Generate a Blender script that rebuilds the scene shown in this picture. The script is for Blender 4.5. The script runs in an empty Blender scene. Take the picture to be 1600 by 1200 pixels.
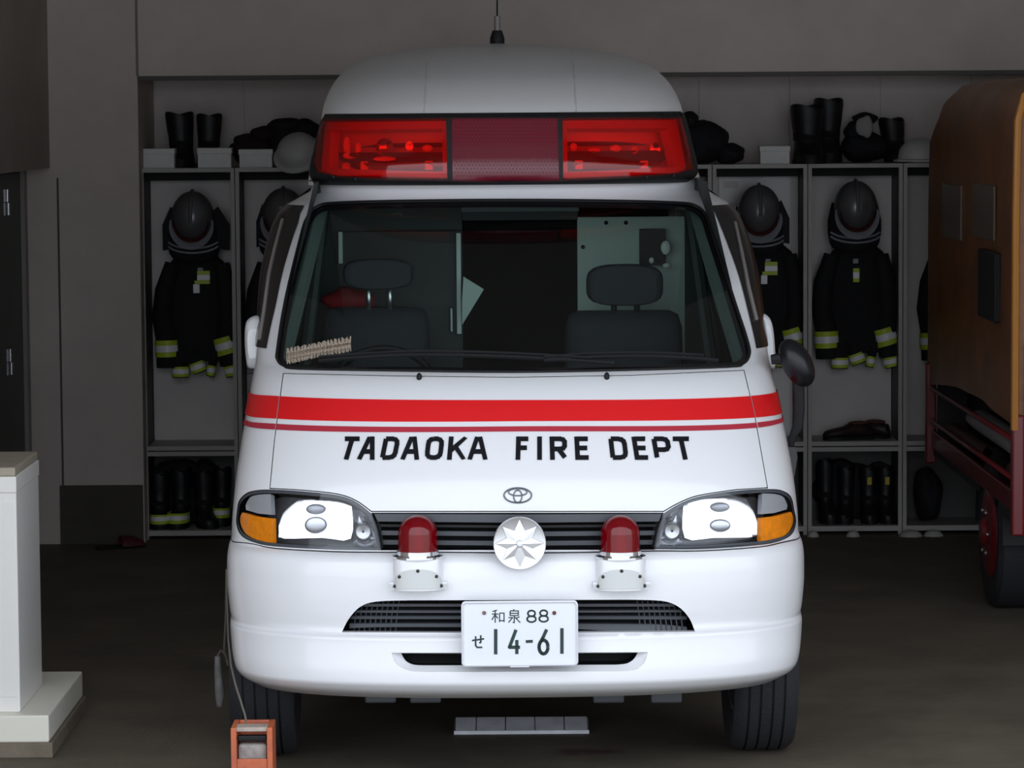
import bpy, bmesh, math, random
from mathutils import Vector, Matrix
from mathutils.geometry import delaunay_2d_cdt
random.seed(7)
scn = bpy.context.scene
COL = scn.collection
PI = math.pi
# ---------------------------------------------------------------- camera
F = 5200.0; CH = 2.15; PITCH = 0.0821; ROLL = -0.007
cam_d = bpy.data.cameras.new('camera'); cam = bpy.data.objects.new('camera', cam_d); COL.objects.link(cam)
cam_d.sensor_width = 36.0; cam_d.lens = F * 36.0 / 1600.0; cam_d.clip_end = 200
CAMR = Matrix.Rotation(PI/2 - PITCH, 4, 'X') @ Matrix.Rotation(ROLL, 4, 'Z')
cam.matrix_world = Matrix.Translation((0, 0, CH)) @ CAMR
scn.camera = cam
# ---------------------------------------------------------------- daylight and exposure
wld = bpy.data.worlds.new('overcast_sky'); scn.world = wld; wld.use_nodes = True
wbg = wld.node_tree.nodes['Background']
wbg.inputs[0].default_value = (0.83, 0.90, 1.0, 1); wbg.inputs[1].default_value = 1.0
OPEN_Y, OPEN_X0, OPEN_X1, OPEN_Z = 8.7, -2.6, 5.4, 3.05
pl = bpy.data.lights.new('doorway_daylight', 'AREA'); pl.shape = 'RECTANGLE'
pl.size = OPEN_X1 - OPEN_X0; pl.size_y = OPEN_Z; pl.cycles.is_portal = True
plo = bpy.data.objects.new('doorway_daylight', pl); COL.objects.link(plo)
plo.location = ((OPEN_X0+OPEN_X1)/2, OPEN_Y, OPEN_Z/2); plo.rotation_euler = (PI/2, 0, 0)
scn.view_settings.view_transform = 'Standard'; scn.view_settings.look = 'None'
scn.view_settings.gamma = 1.0; scn.view_settings.use_curve_mapping = False
scn.view_settings.exposure = 1.32

# ---------------------------------------------------------------- projection helpers (real positions measured from the view)
C3 = CAMR.to_3x3()
def ray(px, py):
    return C3 @ Vector(((px-800.0)/F, -(py-600.0)/F, -1.0))
def at(px, py, Y):
    d = ray(px, py); t = Y / d.y
    return Vector((0, 0, CH)) + d * t
# ---------------------------------------------------------------- object helpers
def tag(o, label=None, cat=None, group=None, kind=None):
    if label: o['label'] = label
    if cat: o['category'] = cat
    if group: o['group'] = group
    if kind: o['kind'] = kind
    return o
def link(name, me, mat=None, parent=None):
    o = bpy.data.objects.new(name, me); COL.objects.link(o)
    if mat is not None and me is not None and len(me.materials) == 0: me.materials.append(mat)
    if parent is not None: o.parent = parent
    return o
def empty(name, loc=(0, 0, 0), rz=0.0, label=None, cat=None, group=None, kind=None):
    o = bpy.data.objects.new(name, None); COL.objects.link(o)
    o.location = loc; o.rotation_euler = (0, 0, rz); o.empty_display_size = 0.1
    return tag(o, label, cat, group, kind)
class MB:
    def __init__(s): s.v = []; s.f = []; s.sm = []
    def add(s, vs, fs, smooth=False):
        b = len(s.v); s.v += [tuple(v) for v in vs]
        for f in fs: s.f.append(tuple(i+b for i in f)); s.sm.append(smooth)
        return s
    def box(s, x0, x1, y0, y1, z0, z1, bev=0.0):
        if bev <= 0:
            v = [(x0,y0,z0),(x1,y0,z0),(x1,y1,z0),(x0,y1,z0),(x0,y0,z1),(x1,y0,z1),(x1,y1,z1),(x0,y1,z1)]
            return s.add(v, [(0,3,2,1),(4,5,6,7),(0,1,5,4),(1,2,6,5),(2,3,7,6),(3,0,4,7)])
        bm = bmesh.new(); bmesh.ops.create_cube(bm, size=1.0)
        for q in bm.verts:
            q.co = Vector(((x0+x1)/2 + q.co.x*(x1-x0), (y0+y1)/2 + q.co.y*(y1-y0), (z0+z1)/2 + q.co.z*(z1-z0)))
        bmesh.ops.bevel(bm, geom=bm.edges[:], offset=bev, segments=2, profile=0.5, affect='EDGES')
        return s.addbm(bm)
    def addbm(s, bm, smooth=False):
        bm.verts.ensure_lookup_table(); bm.verts.index_update()
        s.add([q.co.copy() for q in bm.verts], [[q.index for q in f.verts] for f in bm.faces], smooth); bm.free(); return s
    def loft(s, loops, closed=True, cap0=True, cap1=True, smooth=True):
        n = len(loops[0]); vs = [p for l in loops for p in l]; fs = []
        for i in range(len(loops)-1):
            for j in range(n if closed else n-1):
                a = i*n+j; b = i*n+(j+1) % n; fs.append((a, b, b+n, a+n))
        s.add(vs, fs, smooth)
        if closed and cap0: s.add(loops[0], [tuple(range(n))[::-1]], False)
        if closed and cap1: s.add(loops[-1], [tuple(range(n))], False)
        return s
    def tube(s, pts, rad, n=10, smooth=True, caps=True):
        pts = [Vector(p) for p in pts]; m = len(pts)
        rads = rad if isinstance(rad, (list, tuple)) else [rad]*m
        loops = []; prev = None
        for i, p in enumerate(pts):
            t = (pts[min(i+1, m-1)] - pts[max(i-1, 0)]).normalized()
            if prev is None:
                a = Vector((0, 0, 1)) if abs(t.z) < .9 else Vector((1, 0, 0))
                u = t.cross(a).normalized()
            else:
                u = (prev - t*prev.dot(t)).normalized()
            prev = u; w = t.cross(u)
            loops.append([p + (u*math.cos(2*PI*k/n) + w*math.sin(2*PI*k/n))*rads[i] for k in range(n)])
        return s.loft(loops, True, caps, caps, smooth)
    def lathe(s, prof, axis='Z', origin=(0,0,0), n=32, caps=True, smooth=True):
        o = Vector(origin); loops = []
        for r, h in prof:
            l = []
            for k in range(n):
                a = 2*PI*k/n; c, d = r*math.cos(a), r*math.sin(a)
                p = {'Z': Vector((c, d, h)), 'X': Vector((h, c, d)), 'Y': Vector((d, h, c))}[axis]
                l.append(o+p)
            loops.append(l)
        return s.loft(loops, True, caps, caps, smooth)
    def prism(s, poly, y0, y1, smooth=False):   # poly in (x,z), extruded along y
        n = len(poly)
        a = [(x, y0, z) for x, z in poly]; b = [(x, y1, z) for x, z in poly]
        s.add(a+b, [(i, (i+1) % n, (i+1) % n+n, i+n) for i in range(n)], smooth)
        s.add(a, [tuple(range(n))[::-1]]); s.add(b, [tuple(range(n))]); return s
    def ell(s, c, r, nu=20, nv=12, rot=None, fn=None):
        c = Vector(c); vs = []; fs = []
        for i in range(nv+1):
            th = PI*i/nv
            for j in range(nu):
                ph = 2*PI*j/nu
                d = Vector((math.sin(th)*math.cos(ph), math.sin(th)*math.sin(ph), math.cos(th)))
                k = fn(d) if fn else 1.0
                p = Vector((d.x*r[0], d.y*r[1], d.z*r[2]))*k
                if rot: p = rot @ p
                vs.append(c+p)
        for i in range(nv):
            for j in range(nu):
                fs.append((i*nu+j, (i+1)*nu+j, (i+1)*nu+(j+1) % nu, i*nu+(j+1) % nu))
        return s.add(vs, fs, True)
    def build(s, name, mat=None, parent=None, xf=None):
        me = bpy.data.meshes.new(name)
        vs = [xf @ Vector(v) for v in s.v] if xf is not None else s.v
        me.from_pydata(vs, [], s.f)
        if len(s.sm) == len(me.polygons): me.polygons.foreach_set('use_smooth', s.sm)
        bm = bmesh.new(); bm.from_mesh(me)
        bmesh.ops.remove_doubles(bm, verts=bm.verts[:], dist=1e-5)
        bmesh.ops.dissolve_degenerate(bm, edges=bm.edges[:], dist=1e-7)
        bmesh.ops.recalc_face_normals(bm, faces=bm.faces[:])
        for e in bm.edges:
            if len(e.link_faces) == 2 and e.calc_face_angle(0) > 0.75: e.smooth = False
        bm.to_mesh(me); bm.free(); me.update()
        return link(name, me, mat, parent)
def sup(a, n):  # unit superellipse point at polar angle a
    c, d = math.cos(a), math.sin(a); r = (abs(c)**n + abs(d)**n)**(-1.0/n); return c*r, d*r
# ---------------------------------------------------------------- materials
MATS = {}
def srgb(r, g, b):
    f = lambda c: (c/255.0/12.92) if c/255.0 <= .04045 else ((c/255.0+.055)/1.055)**2.4
    return (f(r), f(g), f(b))
def pm(name, col, rough=.5, metal=0.0, var=0.0, scale=8.0, bump=0.0, bscale=60.0, coat=0.0, spec=.5, stretch=(1,1,1), var2=None):
    if name in MATS: return MATS[name]
    m = bpy.data.materials.new(name); m.use_nodes = True; nt = m.node_tree; b = nt.nodes['Principled BSDF']
    b.inputs['Base Color'].default_value = (*col, 1); b.inputs['Roughness'].default_value = rough
    b.inputs['Metallic'].default_value = metal; b.inputs['Specular IOR Level'].default_value = spec
    if coat: b.inputs['Coat Weight'].default_value = coat; b.inputs['Coat Roughness'].default_value = .06
    if var or bump:
        tc = nt.nodes.new('ShaderNodeTexCoord'); mp = nt.nodes.new('ShaderNodeMapping'); mp.inputs['Scale'].default_value = stretch
        nt.links.new(tc.outputs['Object'], mp.inputs[0])
    if var:
        n = nt.nodes.new('ShaderNodeTexNoise'); n.inputs['Scale'].default_value = scale; n.inputs['Detail'].default_value = 6
        n.inputs['Roughness'].default_value = .65
        r = nt.nodes.new('ShaderNodeValToRGB'); r.color_ramp.elements[0].position = .3; r.color_ramp.elements[1].position = .7
        lo = var2 if var2 else tuple(max(0, c*(1-var)) for c in col)
        r.color_ramp.elements[0].color = (*lo, 1); r.color_ramp.elements[1].color = (*[min(1, c*(1+var*.5)) for c in col], 1)
        nt.links.new(mp.outputs[0], n.inputs['Vector']); nt.links.new(n.outputs['Fac'], r.inputs[0]); nt.links.new(r.outputs[0], b.inputs['Base Color'])
    if bump:
        n2 = nt.nodes.new('ShaderNodeTexNoise'); n2.inputs['Scale'].default_value = bscale; n2.inputs['Detail'].default_value = 4
        bp = nt.nodes.new('ShaderNodeBump'); bp.inputs['Strength'].default_value = bump; bp.inputs['Distance'].default_value = .01
        nt.links.new(mp.outputs[0], n2.inputs['Vector']); nt.links.new(n2.outputs['Fac'], bp.inputs['Height']); nt.links.new(bp.outputs[0], b.inputs['Normal'])
    MATS[name] = m; return m
def thin_glass(name, tint, rough=0.02, body=None, bodyf=0.0):
    if name in MATS: return MATS[name]
    m = bpy.data.materials.new(name); m.use_nodes = True; nt = m.node_tree; nt.nodes.remove(nt.nodes['Principled BSDF'])
    out = nt.nodes['Material Output']
    tr = nt.nodes.new('ShaderNodeBsdfTransparent'); tr.inputs[0].default_value = (*tint, 1)
    gl = nt.nodes.new('ShaderNodeBsdfGlossy'); gl.inputs['Roughness'].default_value = rough
    base = tr.outputs[0]
    if body is not None:
        df = nt.nodes.new('ShaderNodeBsdfDiffuse'); df.inputs[0].default_value = (*body, 1)
        mx0 = nt.nodes.new('ShaderNodeMixShader'); mx0.inputs[0].default_value = bodyf
        nt.links.new(tr.outputs[0], mx0.inputs[1]); nt.links.new(df.outputs[0], mx0.inputs[2]); base = mx0.outputs[0]
    lw = nt.nodes.new('ShaderNodeLayerWeight'); lw.inputs[0].default_value = .5
    pw_ = nt.nodes.new('ShaderNodeMath'); pw_.operation = 'POWER'; pw_.inputs[1].default_value = 5.0
    fr = nt.nodes.new('ShaderNodeMath'); fr.operation = 'MULTIPLY_ADD'; fr.inputs[1].default_value = .93; fr.inputs[2].default_value = .05
    nt.links.new(lw.outputs['Facing'], pw_.inputs[0]); nt.links.new(pw_.outputs[0], fr.inputs[0])
    mx = nt.nodes.new('ShaderNodeMixShader')
    nt.links.new(fr.outputs[0], mx.inputs[0]); nt.links.new(base, mx.inputs[1]); nt.links.new(gl.outputs[0], mx.inputs[2])
    nt.links.new(mx.outputs[0], out.inputs[0]); MATS[name] = m; return m
M_white = pm('white_car_paint', (.80, .80, .82), .28, coat=.6)
M_roofw = pm('white_fibreglass', (.76, .76, .77), .4, coat=.2)
M_black = pm('black_plastic', (.010, .010, .011), .55, spec=.3)
M_blackg = pm('black_gloss', (.008, .008, .009), .15)
M_dark = pm('dark_void', (.006, .006, .007), .9)
M_grille = pm('grey_grille_plastic', (.055, .06, .07), .4)
M_grey = pm('lamp_housing_grey', (.16, .165, .18), .4)
M_red = pm('red_stripe_film', srgb(222, 16, 24), .35, coat=.4)
M_red2 = pm('thin_dark_red_film', srgb(178, 45, 62), .4)
M_letter = pm('black_letter_film', (.004, .004, .007), .6, spec=.2)
M_chrome = pm('chrome', (.82, .83, .86), .08, metal=1.0)
M_reflector = pm('lamp_reflector', (.93, .94, .97), .16, metal=1.0)
M_steel = pm('brushed_steel', (.55, .55, .57), .32, metal=1.0)
M_rubber = pm('tyre_rubber', (.018, .018, .022), .75, bump=.3, bscale=90)
M_amber = pm('amber_lens', (.80, .23, .004), .3, var=.25, scale=40, spec=.3)
M_glass = thin_glass('windscreen_glass', (.80, .90, .86))
M_lens = thin_glass('clear_lamp_lens', (.94, .95, .97))
M_redlens = thin_glass('red_lightbar_lens', (1.0, .07, .035), .06, srgb(225, 8, 10), .14)
M_maroon = thin_glass('maroon_speaker_lens', (.45, .05, .08), .2, srgb(125, 28, 48), .75)
M_redglobe = thin_glass('red_beacon_globe', (.62, .012, .02), .09, srgb(140, 4, 20), .55)
M_trim = pm('cab_trim_dark_green', (.020, .027, .026), .6)
M_seat = pm('dark_seat_fabric', (.020, .024, .031), .8, bump=.2, bscale=120)
M_panel = pm('pale_green_bulkhead', (.42, .50, .45), .5)
# ================================================================ THE ROOM
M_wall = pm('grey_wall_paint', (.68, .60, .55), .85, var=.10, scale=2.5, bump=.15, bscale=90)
M_wall2 = pm('recess_wall_paint', (.76, .69, .65), .85, var=.08, scale=3)
M_skirt = pm('dark_olive_skirting_paint', (.075, .066, .045), .7, var=.2, scale=5)
M_ceil = pm('ceiling_paint', (.5, .49, .47), .9)
M_yard = pm('yard_concrete', (.58, .57, .54), .9, var=.12, scale=1.5)
M_door = pm('grey_door_paint', (.12, .115, .11), .6)
# floor: dark worn concrete with tyre marks and reddish stains
M_floor = pm('worn_concrete_floor', (.145, .122, .088), .7, var=.35, scale=2.2, bump=.25, bscale=50)
nt = M_floor.node_tree; bs = nt.nodes['Principled BSDF']
src = bs.inputs['Base Color'].links[0].from_socket
tcn = nt.nodes.new('ShaderNodeTexCoord'); mpn = nt.nodes.new('ShaderNodeMapping')
pst = at(915, 1184, 11.04)
mpn.inputs['Location'].default_value = (-pst.x/.22, -pst.y/.10, 0); mpn.inputs['Scale'].default_value = (1/.22, 1/.10, 0)
nt.links.new(tcn.outputs['Object'], mpn.inputs[0])
gr = nt.nodes.new('ShaderNodeTexGradient'); gr.gradient_type = 'SPHERICAL'; nt.links.new(mpn.outputs[0], gr.inputs[0])
nz = nt.nodes.new('ShaderNodeTexNoise'); nz.inputs['Scale'].default_value = 14; nt.links.new(tcn.outputs['Object'], nz.inputs['Vector'])
mul = nt.nodes.new('ShaderNodeMath'); mul.operation = 'MULTIPLY'; nt.links.new(gr.outputs['Fac'], mul.inputs[0]); nt.links.new(nz.outputs['Fac'], mul.inputs[1])
mr = nt.nodes.new('ShaderNodeMapRange'); mr.inputs[1].default_value = .12; mr.inputs[2].default_value = .38; mr.inputs[4].default_value = .75
nt.links.new(mul.outputs[0], mr.inputs[0])
mxc = nt.nodes.new('ShaderNodeMix'); mxc.data_type = 'RGBA'; mxc.inputs[7].default_value = (.045, .014, .018, 1)
nt.links.new(mr.outputs[0], mxc.inputs[0]); nt.links.new(src, mxc.inputs[6]); nt.links.new(mxc.outputs[2], bs.inputs['Base Color'])

WY = 16.55; RECY = 17.28; XL = at(75, 100, WY).x; CEIL = 3.45
def struct(name, mb, mat, parent=None):
    o = mb.build(name, mat, parent)
    if parent is None: tag(o, kind='structure')
    return o
struct('floor', MB().box(-3.2, 5.6, OPEN_Y, RECY+.2, -.2, 0), M_floor)
struct('yard_ground', MB().box(-30, 32, -40, OPEN_Y, -.2, -.004), M_yard)
struct('ceiling', MB().box(-3.2, 5.6, OPEN_Y-.2, RECY+.2, CEIL, CEIL+.15), M_ceil)
xrec = at(215, 140, WY).x; zrec = at(215, 119, WY).z
JB = XL - .135                                    # plane of the door leaf set back in the side wall
# back wall: the plane above the locker niche, the pier left of it, the niche lining
struct('wall_back', MB().box(XL-.4, xrec, WY, RECY+.2, 0, CEIL), M_wall)
struct('wall_back_upper', MB().box(xrec, 5.4, WY, RECY+.2, zrec, CEIL), M_wall)
struct('wall_niche', MB().box(xrec-.05, 5.5, RECY+.012, RECY+.1, 0, zrec+.1), M_wall2)
wn = bpy.data.objects['wall_niche']
for i in range(15):
    x0 = xrec + .47*i
    MB().box(x0+.002, min(x0+.468, 5.4), RECY, RECY+.014, 0, zrec).build('lining_board', M_wall2, wn)
struct('trim_1', MB().box(xrec-.006, xrec+.006, WY-.004, WY, zrec, CEIL), pm('joint_sealant', (.24, .22, .21), .8))
struct('shade_trim_2', MB().box(xrec, 5.4, WY-.012, WY+.10, zrec-.022, zrec), pm('niche_soffit_shade', (.12, .108, .10), .7))  # dark strip painted in for the shading along the niche soffit
struct('shade_trim_3', MB().box(XL+.032, XL+.042, WY-.004, WY, 0, zrec-.5), pm('corner_shadow_line', (.12, .11, .10), .8))  # thin dark strip painting a shadow line at the pier corner
zsk = at(150, 758, WY).z
struct('baseboard_back', MB().box(XL+.02, xrec-.005, WY-.008, WY, 0, zsk), M_skirt)
struct('wall_right', MB().box(5.4, 5.6, OPEN_Y, RECY+.2, 0, CEIL), M_wall)
# left wall with a set-back steel door near the corner
zd = at(60, 264, 16.2).z; d0, d1 = 14.2, WY
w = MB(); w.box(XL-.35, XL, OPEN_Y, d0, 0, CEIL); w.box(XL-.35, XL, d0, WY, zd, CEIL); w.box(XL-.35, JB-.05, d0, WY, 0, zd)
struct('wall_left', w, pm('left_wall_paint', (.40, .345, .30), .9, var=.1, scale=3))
dr = struct('door_1', MB().box(JB-.05, JB, d0+.02, WY-.10, .01, zd-.02), M_door)
MB().box(JB, JB+.02, WY-.10, WY-.005, 0, zd).build('door_frame', pm('door_frame_paint', (.33, .31, .29), .6), dr)
for hy in (315, 565):
    for k in (0, 1):
        p = at(12 + (8 if hy > 400 else 0), hy + (-9 if k == 0 else 12), 15.9)
        MB().lathe([(.0, -.03), (.011, -.03), (.011, .03), (.0, .03)], 'Z', (JB+.012+.004*k, 15.95, p.z), 12).build('hinge_knuckle', M_steel, dr)
        MB().box(JB, JB+.006, 15.91, 15.99, p.z-.03, p.z+.03).build('hinge_plate', M_steel, dr)
# front wall with the wide vehicle opening
fw = MB(); fw.box(-3.2, 5.6, OPEN_Y-.2, OPEN_Y, OPEN_Z, CEIL+.15); fw.box(-3.2, OPEN_X0, OPEN_Y-.2, OPEN_Y, 0, OPEN_Z); fw.box(OPEN_X1, 5.6, OPEN_Y-.2, OPEN_Y, 0, OPEN_Z)
struct('wall_front', fw, M_wall)

# ================================================================ THE AMBULANCE
D = 10.25; YAW = 0.018
pc = at(811, 990, D)
CARX = pc.x
CARM = Matrix.Translation((CARX, D, 0)) @ Matrix.Rotation(YAW, 4, 'Z'); CARI = CARM.inverted()
LO = CARI @ Vector((0, 0, CH)); CARI3 = CARI.to_3x3()
def lray(px, py): return CARI3 @ ray(px, py)
def loc(px, py, y):
    d = lray(px, py); t = (y - LO.y)/d.y
    return LO + d*t
amb = empty('ambulance', (CARX, D, 0), YAW, 'white ambulance van with red stripe, red light bar and black lettering parked head-on', 'ambulance')
def pchip(xs, ys):
    n = len(xs); h = [xs[i+1]-xs[i] for i in range(n-1)]; dl = [(ys[i+1]-ys[i])/h[i] for i in range(n-1)]
    m = [dl[0]] + [0]*(n-2) + [dl[-1]]
    for i in range(1, n-1):
        if dl[i-1]*dl[i] <= 0: m[i] = 0
        else:
            w1 = 2*h[i]+h[i-1]; w2 = h[i]+2*h[i-1]; m[i] = (w1+w2)/(w1/dl[i-1]+w2/dl[i])
    def f(x):
        if x <= xs[0]: return ys[0]
        if x >= xs[-1]: return ys[-1]
        lo, hi = 0, n-1
        while hi-lo > 1:
            md = (lo+hi)//2
            if xs[md] <= x: lo = md
            else: hi = md
        t = (x-xs[lo])/h[lo]; t2 = t*t; t3 = t2*t
        return (2*t3-3*t2+1)*ys[lo] + (t3-2*t2+t)*h[lo]*m[lo] + (-2*t3+3*t2)*ys[lo+1] + (t3-t2)*h[lo]*m[lo+1]
    return f
AS = 0.75
class Surf:
    def __init__(s, rows, dx=0.0):   # rows (z, y0, w, c, n)
        rows = sorted(rows); zs = [r[0] for r in rows]; s.z0, s.z1 = zs[0], zs[-1]; s.dx = dx
        s.fy, s.fw, s.fc, s.fn = [pchip(zs, [r[k] for r in rows]) for k in (1, 2, 3, 4)]
    def pt(s, a, z):
        y0, w, c, n = s.fy(z), s.fw(z), s.fc(z), s.fn(z)
        if abs(a) > PI/2:
            return Vector((math.copysign(w, a)+s.dx, y0+c+(abs(a)-PI/2), z))
        ca, sa = math.cos(a), math.sin(a); r = (abs(ca)**n+abs(sa)**n)**(-1/n)
        return Vector((w*r*sa+s.dx, y0+c-c*r*ca, z))
    def nrm(s, a, z):
        e = 2e-3
        da = s.pt(a+e, z)-s.pt(a-e, z); dz = s.pt(a, min(z+e, s.z1))-s.pt(a, max(z-e, s.z0))
        return da.cross(dz).normalized()
    def off(s, a, z, o):
        return s.pt(a, z)+s.nrm(a, z)*o if o else s.pt(a, z)
    def g(s, p):
        z = min(max(p.z, s.z0), s.z1); y0, w, c, n = s.fy(z), s.fw(z), s.fc(z), s.fn(z)
        return (abs((p.x-s.dx)/w)**n + (max(0, y0+c-p.y)/c)**n) - 1
    def hit1(s, px, py):
        d = lray(px, py); prev = None
        for i in range(0, 700):
            y = -.25 + i*.006; p = LO+d*((y-LO.y)/d.y)
            if not (s.z0-1e-3 <= p.z <= s.z1+1e-3): prev = None; continue
            if s.g(p) < 0:
                if prev is None: return None
                lo, hi = prev, y
                for _ in range(18):
                    md = (lo+hi)/2; p = LO+d*((md-LO.y)/d.y)
                    if s.g(p) < 0: hi = md
                    else: lo = md
                z = min(max(p.z, s.z0), s.z1); y0, w, c = s.fy(z), s.fw(z), s.fc(z)
                return (math.atan2((p.x-s.dx)/w, (y0+c-p.y)/c), z)
            prev = y
        return None
    def hit(s, px, py):
        for k in range(40):
            h = s.hit1(px, py)
            if h is None and k > 0: pass
            if h is not None: return h
            px += 1.5 if px < 805 else -1.5
        raise ValueError('no hit %g %g' % (px, py))
def dens(poly, step, closed=True):
    out = []; n = len(poly)
    for i in range(n if closed else n-1):
        a, b = poly[i], poly[(i+1) % n]; L = math.hypot(b[0]-a[0], b[1]-a[1]); k = max(1, int(math.ceil(L/step)))
        for j in range(k): out.append((a[0]+(b[0]-a[0])*j/k, a[1]+(b[1]-a[1])*j/k))
    if not closed: out.append(poly[-1])
    return out
def smoothpoly(pts, k=4, closed=True):   # Catmull-Rom
    out = []; n = len(pts)
    for i in range(n if closed else n-1):
        if closed: p0, p1, p2, p3 = pts[(i-1) % n], pts[i], pts[(i+1) % n], pts[(i+2) % n]
        else: p0, p1, p2, p3 = pts[max(i-1, 0)], pts[i], pts[i+1], pts[min(i+2, n-1)]
        for j in range(k):
            t = j/k
            out.append(tuple(.5*(2*p1[q]+(p2[q]-p0[q])*t+(2*p0[q]-5*p1[q]+4*p2[q]-p3[q])*t*t+(3*p1[q]-p0[q]-3*p2[q]+p3[q])*t**3) for q in (0, 1)))
    if not closed: out.append(pts[-1])
    return out
def inset(poly, d):   # move every vertex inwards by d (2D)
    n = len(poly); A = sum(poly[i][0]*poly[(i+1) % n][1]-poly[(i+1) % n][0]*poly[i][1] for i in range(n)); sg = 1 if A > 0 else -1
    out = []
    for i in range(n):
        a, b, c = Vector(poly[i-1]), Vector(poly[i]), Vector(poly[(i+1) % n])
        e1, e2 = (b-a), (c-b)
        if e1.length < 1e-9 or e2.length < 1e-9: out.append(tuple(b)); continue
        e1.normalize(); e2.normalize(); n1 = Vector((-e1.y, e1.x)); n2 = Vector((-e2.y, e2.x)); m = n1+n2
        if m.length < 1e-6: m = n1
        m.normalize(); k = max(.35, m.dot(n1)); out.append(tuple(b+m*(sg*d/k)))
    return out
def pip(x, y, poly):
    c = False; n = len(poly); j = n-1
    for i in range(n):
        xi, yi = poly[i]; xj, yj = poly[j]
        if (yi > y) != (yj > y) and x < (xj-xi)*(y-yi)/(yj-yi)+xi: c = not c
        j = i
    return c
def dom(S, pts): return [(a*AS, z) for a, z in (S.hit(x, y) for x, y in pts)]
def bbox(p): return min(q[0] for q in p), max(q[0] for q in p), min(q[1] for q in p), max(q[1] for q in p)
def inb(x, y, b): return b[0] <= x <= b[1] and b[2] <= y <= b[3]
def patch(S, poly, holes, name, mat, parent, off=0.0, h=.02, depth=0.0, lips=None):
    """poly, holes in domain coords (a*AS, z); depth>0 adds side walls going inwards"""
    P2 = []; E = []
    for lp in [poly]+holes:
        b = len(P2); P2 += [Vector(q) for q in lp]; E += [(b+i, b+(i+1) % len(lp)) for i in range(len(lp))]
    bp = bbox(poly); hb = [bbox(q) for q in holes]
    nx = int((bp[1]-bp[0])/h)+1; ny = int((bp[3]-bp[2])/h)+1
    cells = {}
    for q in P2: cells.setdefault((int(q[0]//h), int(q[1]//h)), []).append(q)
    for i in range(nx+1):
        for j in range(ny+1):
            x = bp[0]+(i+.5*(j % 2))*h; y = bp[2]+j*h
            if not pip(x, y, poly): continue
            if any(inb(x, y, hb[k]) and pip(x, y, holes[k]) for k in range(len(holes))): continue
            ci, cj = int(x//h), int(y//h); near = False
            for di in (-1, 0, 1):
                for dj in (-1, 0, 1):
                    for q in cells.get((ci+di, cj+dj), ()):
                        if (q[0]-x)**2+(q[1]-y)**2 < (.45*h)**2: near = True
            if not near: P2.append(Vector((x, y)))
    vo, eo, fo, _, _, _ = delaunay_2d_cdt(P2, E, [], 0, 1e-7)
    fs = []
    for f in fo:
        cx = sum(vo[i].x for i in f)/len(f); cy = sum(vo[i].y for i in f)/len(f)
        if not pip(cx, cy, poly): continue
        if any(inb(cx, cy, hb[k]) and pip(cx, cy, holes[k]) for k in range(len(holes))): continue
        fs.append(tuple(f))
    used = sorted({i for f in fs for i in f}); mp = {i: k for k, i in enumerate(used)}
    vs = []; nr = []
    for i in used:
        a, z = vo[i].x/AS, vo[i].y; n = S.nrm(a, z); nr.append(n); vs.append(S.pt(a, z)+n*off)
    F2 = []
    for f in fs:
        f = [mp[i] for i in f]
        fn = (vs[f[1]]-vs[f[0]]).cross(vs[f[2]]-vs[f[0]])
        F2.append(f if fn.dot(nr[f[0]]) > 0 else f[::-1])
    nb = len(F2)
    if depth:
        for lp in [poly]+holes:
            k = len(vs); n = len(lp)
            for q in lp:
                a, z = q[0]/AS, q[1]; nn = S.nrm(a, z); p = S.pt(a, z)+nn*off
                vs.append(p); nr.append(nn); vs.append(p-nn*depth); nr.append(nn)
            for i in range(n):
                a0, b0 = k+2*i, k+2*((i+1) % n); F2.append([a0, b0, b0+1, a0+1])
    me = bpy.data.meshes.new(name); me.from_pydata(vs, [], F2)
    me.polygons.foreach_set('use_smooth', [i < nb for i in range(len(F2))]); me.update()
    if not depth: me.normals_split_custom_set_from_vertices(nr)
    else:
        ln = []
        for p in me.polygons:
            for li in p.loop_indices:
                ln.append(nr[me.loops[li].vertex_index] if p.index < nb else p.normal.copy())
        me.normals_split_custom_set(ln)
    return link(name, me, mat, parent)
def tunnel(S, poly, d0, d1, name, mat, parent, back=None, dirn=None):
    """walls of a recess: from surface offset -d0 to -d1 along +y; optional back plate"""
    m = MB(); A = [S.off(q[0]/AS, q[1], -d0) for q in poly]; B = [p+Vector((0, d1-d0, 0)) for p in A]; n = len(A)
    m.add(A+B, [(i, (i+1) % n, (i+1) % n+n, i+n) for i in range(n)], True)
    o = m.build(name, mat, parent)
    return o
def rows_px(tab, cx=808):
    return [(loc(cx, py, y0).z, y0, w, c, n) for py, y0, w, c, n in tab]
BODY = Surf(rows_px([
 (1090,.115,.85,.42,2.6),(1085,.058,.875,.44,2.6),(1077,.020,.898,.44,2.6),(1066,.002,.910,.44,2.6),(1050,.004,.917,.44,2.6),(1028,.012,.922,.44,2.6),(1008,.018,.925,.44,2.6),
 (996,.020,.926,.44,2.6),(990,.034,.920,.44,2.6),(984,.038,.924,.44,2.6),(960,.034,.930,.44,2.6),(930,.032,.934,.44,2.6),(900,.034,.934,.44,2.6),
 (880,.043,.931,.44,2.6),(868,.062,.926,.44,2.6),(860,.088,.922,.44,2.6),(830,.088,.919,.44,2.6),(803,.090,.914,.44,2.6),(770,.108,.908,.45,2.6),
 (720,.158,.896,.46,2.6),(660,.238,.880,.47,2.6),(620,.300,.868,.47,2.6),(588,.380,.860,.46,2.6),(575,.445,.858,.44,2.7),(545,.54,.860,.43,2.8),
 (450,.83,.862,.44,2.8),(380,1.05,.845,.46,2.8),(330,1.215,.806,.46,2.8),(315,1.26,.762,.44,2.8),(300,1.285,.703,.40,2.7),(283,1.30,.690,.38,2.7),(268,1.33,.682,.37,2.7)]))
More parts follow.
